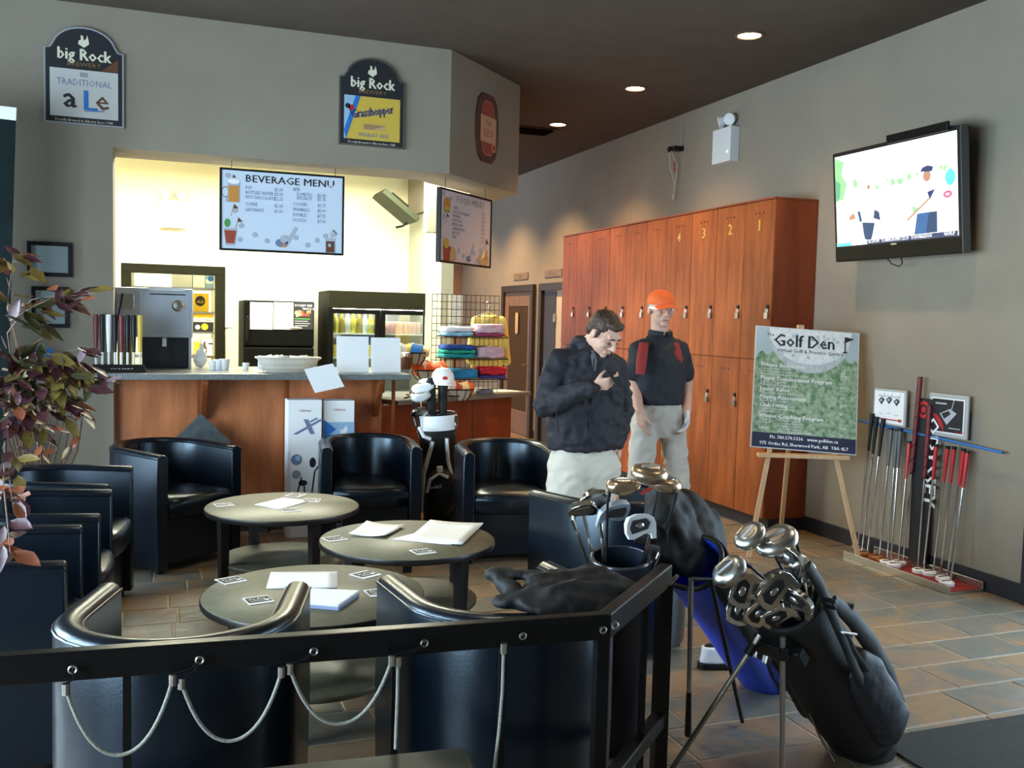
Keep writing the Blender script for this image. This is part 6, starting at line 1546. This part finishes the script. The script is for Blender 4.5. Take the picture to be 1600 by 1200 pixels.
limb(mb, [nk, hc+RH @ Vector((0, .02, -.05))], [.062, .058])
mb.stack([(tuple(Wp(913, 728, .03)), .15, .10), (tuple(Wp(914, 650, .03)), .145, .10), (tuple(Wp(917, 580, .03)), .155, .10), (tuple(Wp(919, 550, .03)), .13, .08)], 16)
limb(mb, [shR, elR, wrR], [.055, .042, .029]); limb(mb, [shL, elL, wrL], [.055, .042, .030])
limb(mb, [hpR, knR, anR], [.085, .058, .042]); limb(mb, [hpL, knL, anL], [.085, .058, .042])
ph_p = Wp(961, 595, -.30)
hd = (ph_p-wrR).normalized()
hand_prims(mb, wrR, hd+Vector((.1, -.15, -.05)), Vector((-.1, -.35, .9)), Vector((.25, .75, .35)), .62, .9)
hand_prims(mb, wrL, (0.05, -.1, -1), (-.6, -.8, 0), (-.8, .3, .1), .5)
for a in (anR, anL): limb(mb, [a, a+Vector((0, -.11, -.05))], [.04, .03])
body = mesh_obj('body', bake(mb, .0065, 4), m_skin, t)
face_parts(t, M, m_hair, True)
# hair
mb = MB(); mb.ell((0, .026, .046), (.083, .094, .083), 18, 0, M); mb.ell((0, -.045, .088), (.058, .034, .026), 12, 0, M); mb.ell((0, .07, -.01), (.070, .042, .055), 12, 0, M)
for s_ in (-1, 1): mb.cap(M @ Vector((s_*.077, -.01, .03)), M @ Vector((s_*.077, -.012, -.01)), .013, .008)
mesh_obj('hair', bake(mb, .0075, 3, lambda c: .005*noise.noise(c*55)+.003*noise.noise(c*110)), m_hair, t)
# jacket
fold1 = lambda c: .012*noise.noise(Vector((c.x*9+3, c.y*9, c.z*14)))+.011*(1-2*abs(noise.noise(Vector((c.x*13-c.z*9, c.y*11, c.z*17+c.x*8)))))-.006+.004*noise.noise(c*34)
mb = MB()
C_ = lambda px, py, dy=.03: tuple(Wp(px, py, dy))
mb.stack([(C_(914, 701), .212, .150), (C_(914, 690), .222, .160), (C_(914, 650), .218, .165), (C_(915, 605), .212, .165), (C_(917, 575), .190, .145), (C_(918, 556), .160, .120), (C_(920, 540), .115, .095), (C_(922, 528), .075, .075)], 28, e=2.3)
limb(mb, [shR+Vector((.03, 0, .01)), shR, elR, elR+(wrR-elR)*.55, wrR-(wrR-elR).normalized()*.005], [.068, .076, .068, .062, .048], 14)
limb(mb, [shL+Vector((-.03, 0, .01)), shL, elL, wrL+Vector((0, 0, .03))], [.066, .072, .062, .056], 14)
mesh_obj('jacket', bake(mb, .0105, 5, fold1), m_jacket, t)
# collar: two folded leaves open at the throat
cl = MB(); nb = Wp(922, 531, .03)
ax = Vector((.02, -.15, 1)).normalized()
def colr(r, z, q): return nb+Vector((r*math.cos(q), r*.95*math.sin(q)-.02*z, z-.030*max(0, -math.sin(q))))
qs = [-PI/2+.42+(2*PI-.84)*k/24 for k in range(25)]
cl.loft([[tuple(colr(.072, .020, q)) for q in qs], [tuple(colr(.092, .016, q)) for q in qs], [tuple(colr(.112+.02*max(0, -math.sin(q)), -.040-.03*max(0, -math.sin(q))**2, q)) for q in qs]], closed=False, caps=(0, 0))
cl.build('collar', m_jacket, t, solid=.007)
zp = [Wp(px, py, -.135+.0) for px, py in ((928, 560), (926, 590), (924, 630), (921, 670), (920, 698))]
MB().tube([tuple(p) for p in zp], .004, 6).build('zip', m_black, t)
MB().tube([tuple(Wp(926, 548, -.075)), tuple(Wp(929, 565, -.105)), tuple(Wp(928, 588, -.122))], [.018, .016, .006], 8, asp=(1, .4)).build('shirt_front', mk('grey_tee', (.11, .11, .12), .8), t)
MB().tube([tuple(Wp(868, 640, -.10)), tuple(Wp(873, 675, -.12))], .005, 6).build('pocket_welt', m_black, t)
# trousers
fold2 = lambda c: .010*noise.noise(Vector((c.x*9, c.y*9, c.z*9)))+.010*(1-2*abs(noise.noise(Vector((c.x*10+c.z*6, c.y*10, c.z*15-c.x*7)))))-.005
mb = MB()
mb.stack([(C_(913, 690), .175, .125), (C_(913, 715), .195, .135), (C_(913, 738), .200, .135), (C_(913, 760), .19, .12)], 24, e=2.5)
kR2, kL2 = knR, knL
limb(mb, [hpR+Vector((0, 0, -.02)), knR, anR+Vector((0, 0, .0))], [.118, .092, .078], 16); limb(mb, [hpL+Vector((0, 0, -.02)), knL, anL+Vector((0, 0, .0))], [.118, .092, .078], 16)
mesh_obj('trousers', bake(mb, .011, 5, fold2), m_chino, t)
sm_ = mk('brown_shoe', (.06, .03, .02), .4)
shoe(t, (anR.x, anR.y+.0, 0), .15, sm_); shoe(t, (anL.x, anL.y, 0), -.1, sm_)
pt = thing('mobile_phone', 'black mobile phone held by the man in the dark jacket', 'phone', O1+ph_p+Vector((0, -.005, .012)), rot=(.75, .05, .35))
MB().box(-.032, -.058, -.005, .032, .058, .005).build('case', m_black, pt, smooth=False, bevel=.004)
MB().box(-.029, -.052, .005, .029, .052, .0056).build('screen', mk('phone_glass', (.015, .018, .02), .08), pt, smooth=False)
# ---------------------------------------------------------------- man in the orange cap
O2 = Vector((3.07, 5.50, 0))
t = thing('person', 'man in orange cap, black polo with red shoulder panels and pale trousers', 'person', O2)
Wp = lambda px, py, dy=0.: at(px, py, y=O2.y+dy)-O2
hc = Wp(1033, 483, -.02); RH = Matrix.Rotation(-.12, 3, 'Z') @ Matrix.Rotation(.10, 3, 'X')
nk = Wp(1031, 522, .02)
shR, shL = Wp(999, 548, .02), Wp(1061, 548, .02)
elR, wrR = Wp(991, 597, .05), Wp(999, 642, -.10); elL, wrL = Wp(1073, 598, .04), Wp(1073, 643, -.08)
hpR, hpL = Wp(1008, 660, 0), Wp(1049, 660, .02)
knR, knL = Wp(998, 760, -.05), Wp(1060, 755, -.08); anR, anL = Wp(992, 852, .10), Wp(1063, 852, -.10); anR.z = anL.z = .09
mb = MB(); M = head_prims(mb, hc, RH)
limb(mb, [nk, hc+RH @ Vector((0, .02, -.05))], [.060, .056])
C_ = lambda px, py, dy=.03: tuple(Wp(px, py, dy))
mb.stack([(C_(1029, 650), .14, .10), (C_(1030, 600), .14, .10), (C_(1030, 560), .15, .10), (C_(1030, 535), .12, .075)], 16)
limb(mb, [shR, elR, wrR], [.052, .042, .029]); limb(mb, [shL, elL, wrL], [.052, .042, .029])
limb(mb, [hpR, knR, anR], [.08, .056, .042]); limb(mb, [hpL, knL, anL], [.08, .056, .042])
hand_prims(mb, wrR, (.1, -.15, -1), (.3, -1, -.1), (1, .2, 0), .45); hand_prims(mb, wrL, (-.05, -.15, -1), (-.3, -1, -.1), (-1, .2, 0), .6)
for a in (anR, anL): limb(mb, [a, a+Vector((0, -.11, -.05))], [.04, .03])
mesh_obj('body', bake(mb, .0065, 4), m_skin2, t)
m_greyh = mk('grey_hair', (.22, .20, .18), .6)
face_parts(t, M, m_greyh)
mb = MB(); mb.ell((0, .032, .020), (.080, .086, .072), 16, 0, M)
mesh_obj('hair', bake(mb, .009, 3, lambda c: .003*noise.noise(c*60)), m_greyh, t)
mb = MB(); mb.stack([((0, .012, .030), .086, .104), ((0, .012, .055), .087, .104), ((0, .014, .085), .078, .094), ((0, .016, .110), .056, .068), ((0, .018, .124), .025, .03)], 22, 0, M)
cp = mesh_obj('cap', bake(mb, .008, 3), m_orange, t)
MB().grid(10, 5, lambda u, v: tuple(M @ Vector(((u-.5)*.155*(1-.25*v*v), -.078-.080*v*(1-(2*u-1)**2*.35), .040-.020*(2*u-1)**2-.016*v)))).build('cap_brim', m_orange, cp, solid=.005)
MB().tube([tuple(M @ Vector((s_, -.082 if abs(s_) < .07 else -.0, .010))) for s_ in (-.08, -.06, -.02, .02, .06, .08)], .005, 6, asp=(1, 1.6)).build('glasses', m_white, t)
# polo
fold3 = lambda c: .008*noise.noise(Vector((c.x*10, c.y*10, c.z*13)))+.004*noise.noise(c*28)
mb = MB()
mb.stack([(C_(1028, 632), .175, .125), (C_(1028, 622), .180, .13), (C_(1029, 590), .178, .13), (C_(1030, 562), .182, .132), (C_(1030, 545), .155, .112), (C_(1031, 530), .105, .08), (C_(1031, 520), .068, .066)], 28, e=2.3)
for s_, e_ in ((shR, elR), (shL, elL)): limb(mb, [s_+(nk-s_)*.2, s_, s_+(e_-s_)*.72], [.062, .070, .068], 14)
m_polo = mk('black_polo', (.012, .013, .020), .75, bump=.1)
mesh_obj('polo_shirt', bake(mb, .0105, 5, fold3), m_polo, t)
m_redp = mk('red_panel_cloth', (.30, .025, .018), .75)
def panel(pts, r):
    MB().tube([tuple(Wp(a, b, dy)) for a, b, dy in pts], r, 8, asp=(1, .3)).build('red_panel', m_redp, t)
panel([(1006, 536, -.045), (1004, 550, -.082), (1002, 566, -.100), (1000, 585, -.103)], [.03, .034, .034, .028])
panel([(1054, 536, -.045), (1057, 550, -.078), (1060, 562, -.08), (1062, 572, -.075)], [.03, .034, .032, .026])
MB().tube([tuple(nk+Vector((.072*math.cos(q), .07*math.sin(q)-.005, .012-.012*max(0, -math.sin(q))))) for q in [-PI/2+.2+(2*PI-.4)*k/20 for k in range(21)]], .014, 8, asp=(.7, 1.2)).build('collar', m_polo, t)
mb = MB()
mb.stack([(C_(1028, 628), .165, .115), (C_(1028, 650), .182, .13), (C_(1028, 668), .182, .13), (C_(1028, 682), .165, .11)], 24, e=2.5)
limb(mb, [hpR, knR, anR], [.092, .078, .068], 16); limb(mb, [hpL, knL, anL], [.092, .078, .068], 16)
mesh_obj('trousers', bake(mb, .011, 5, fold2), m_chino2, t)
shoe(t, (anR.x, anR.y, 0), .1, m_white); shoe(t, (anL.x, anL.y, 0), -.1, m_white)
mb = MB(); hand_prims(mb, wrL+Vector((0, 0, .015)), (-.05, -.15, -1), (-.3, -1, -.1), (-1, .2, 0), .6)
gl = bake(mb, .006, 2, lambda c: .003); mesh_obj('golf_glove', gl, m_offwhite, t)
# ================================================================== artificial tree at the left edge
TP = Vector((-.64, 5.92, 0))
t = thing('artificial_tree', 'artificial tree with red, olive and purple leaves at the left edge', 'tree', TP)
MB().lathe([(.12, 0), (.15, .02), (.18, .30), (.185, .33), (.165, .33), (.16, .30), (.02, .29)], 24).build('pot', m_brown, t)
lcol = {'burgundy': mk('leaf_burgundy', (.050, .013, .017), .42, var=.3, vscale=20), 'olive': mk('leaf_olive', (.125, .085, .018), .42, var=.35, vscale=20), 'green': mk('leaf_dark_green', (.040, .040, .014), .4, var=.3, vscale=20), 'rust': mk('leaf_rust', (.20, .055, .022), .42, var=.3, vscale=20), 'pale': mk('leaf_pink_sheen', (.24, .17, .20), .35)}  # the pale kind has the pinkish sheen of leaves put into its colour
def leaf_mesh(mat):
    mb = MB(); sec = [(0, .002), (.18, .30), (.45, .44), (.75, .26), (1, .004)]; L = .115
    vs = []; fs = []
    for u, w in sec: vs += [(-w*L*.5, u*L, -.10*L*u*u+.02*L), (0, u*L, -.10*L*u*u-.02*L*w*4), (w*L*.5, u*L, -.10*L*u*u+.02*L)]
    for i in range(len(sec)-1):
        a = i*3; fs += [(a, a+1, a+4, a+3), (a+1, a+2, a+5, a+4)]
    mb.add(vs, fs); return mb.build('leaf', mat, t, ang=80)
first = {k: leaf_mesh(m) for k, m in lcol.items()}
used = set(); rr = random.Random(21)
def leaf(p, d, col, s=1.):
    if col in used:
        o = bpy.data.objects.new('leaf', first[col].data); C.objects.link(o); o.parent = t
    else: o = first[col]; used.add(col)
    y = Vector(d).normalized(); up = Vector((rr.uniform(-.6, .6), rr.uniform(-1.0, .1), 1)); x = y.cross(up).normalized(); z = x.cross(y)
    o.matrix_local = Matrix.Translation(Vector(p)-TP) @ Matrix((x, y, z)).transposed().to_4x4() @ Matrix.Scale(s, 4)
def branch(pts, r0=.006):
    MB().tube([tuple(Vector(p)-TP) for p in pts], [r0*(1-.75*k/(len(pts)-1)) for k in range(len(pts))], 6).build('stem', mk('tree_stem', (.11, .06, .035), .6, var=.3, vscale=30), t)
def spray(pxs, cols, n, start, spread=.05, s=(.8, 1.25), r0=.005, dens=.45):
    """a branch through measured points, with leaves from `dens` on"""
    P = [at(a, b, y=y) for a, b, y in pxs]
    branch([start]+P, r0)
    seg = len(P)-1
    for k in range(n):
        u = dens+(1-dens)*(k+.5)/n if seg else 1; f = u*seg; i = min(int(f), seg-1); p = P[i].lerp(P[i+1], f-i)
        d = (P[i+1]-P[i]).normalized()+Vector((rr.uniform(-1, 1), rr.uniform(-1, .6), rr.uniform(-1.1, .35)))*.9
        leaf(p+Vector((rr.uniform(-1, 1), rr.uniform(-1, 1), rr.uniform(-1, 1)))*spread, d, rr.choice(cols), rr.uniform(*s))
S0 = lambda k: TP+Vector((.03*math.cos(k*2.4), .03*math.sin(k*2.4), .30))
up = [(92, 700, 5.7), (75, 640, 5.5)]
BO = ['burgundy', 'burgundy', 'olive', 'rust']; OG = ['olive', 'olive', 'green', 'burgundy']; BB = ['burgundy', 'burgundy', 'rust', 'pale']
spray([(60, 700, 5.8), (30, 560, 5.6), (12, 470, 5.4), (20, 408, 5.2), (42, 412, 5.1)], ['olive', 'olive', 'burgundy', 'rust'], 14, S0(0), .05)
spray([(70, 700, 5.8), (40, 580, 5.5), (18, 500, 5.2), (50, 468, 5.0), (90, 462, 4.9), (125, 455, 4.8)], ['burgundy', 'rust', 'burgundy', 'olive'], 20, S0(1), .045)
spray([(50, 480, 5.0), (80, 466, 4.95), (112, 462, 4.85), (150, 458, 4.7)], ['rust', 'burgundy', 'olive'], 5, at(18, 500, y=5.2), .02, r0=.003)
spray([(12, 520, 5.1), (30, 496, 5.0), (45, 494, 5.0)], ['green', 'burgundy', 'rust', 'olive'], 14, S0(2), .06)
spray([(80, 690, 5.8), (50, 620, 5.6), (30, 560, 5.3), (60, 550, 5.0), (100, 575, 4.9), (125, 590, 4.8)], OG+['burgundy'], 46, S0(3), .06)
spray([(40, 640, 5.5), (20, 590, 5.2), (50, 580, 5.0), (90, 590, 4.9)], OG+['burgundy'], 42, S0(4), .06)
spray([(60, 640, 5.5), (85, 600, 5.2), (112, 575, 5.0), (138, 582, 4.9), (160, 588, 4.8)], ['burgundy', 'olive', 'pale', 'green'], 14, S0(5), .03)
spray([(105, 548, 5.0), (120, 546, 4.95), (132, 548, 4.9)], ['burgundy', 'burgundy', 'pale'], 5, at(100, 585, y=5.0), .015, r0=.003)
spray([(20, 660, 5.5), (10, 600, 5.2), (40, 606, 5.0), (70, 612, 4.9)], OG+BB, 36, S0(6), .06)
spray([(60, 680, 5.7), (40, 655, 5.4), (70, 640, 5.1), (100, 632, 5.0), (128, 645, 4.9)], ['burgundy', 'rust', 'olive', 'burgundy', 'green'], 26, S0(7), .05)
spray([(10, 680, 5.5), (14, 640, 5.2), (30, 650, 5.0), (50, 660, 4.9)], BB+['olive'], 30, S0(8), .06)
spray([(5, 700, 5.3), (8, 690, 4.9), (14, 740, 4.4), (20, 790, 3.9)], BB+['olive'], 22, S0(9), .05)
spray([(6, 760, 4.2), (10, 800, 3.8), (14, 840, 3.4), (16, 866, 3.15)], ['burgundy', 'rust', 'olive', 'pale'], 10, at(8, 690, y=4.9), .03, r0=.004)
spray([(20, 690, 5.6), (6, 640, 5.3), (14, 590, 5.0), (30, 560, 4.9)], ['green', 'burgundy', 'burgundy', 'olive'], 30, S0(10), .06)
spray([(30, 700, 5.7), (40, 660, 5.4), (14, 640, 5.1), (6, 610, 4.9)], ['burgundy', 'green', 'burgundy'], 26, S0(11), .06)
for k, px in enumerate((72, 84, 96, 108, 118, 128)):
    branch([S0(k), at(px-8, 705, y=5.75), at(px+4-k, 665, y=5.6), at(px+10-2*k, 640, y=5.4)], .008)
for k in range(12): leaf(at(rr.uniform(60, 130), rr.uniform(650, 715), y=5.5), (rr.uniform(-1, 1), -.4, rr.uniform(-1, 1)), rr.choice(['burgundy', 'rust', 'olive']), .7)
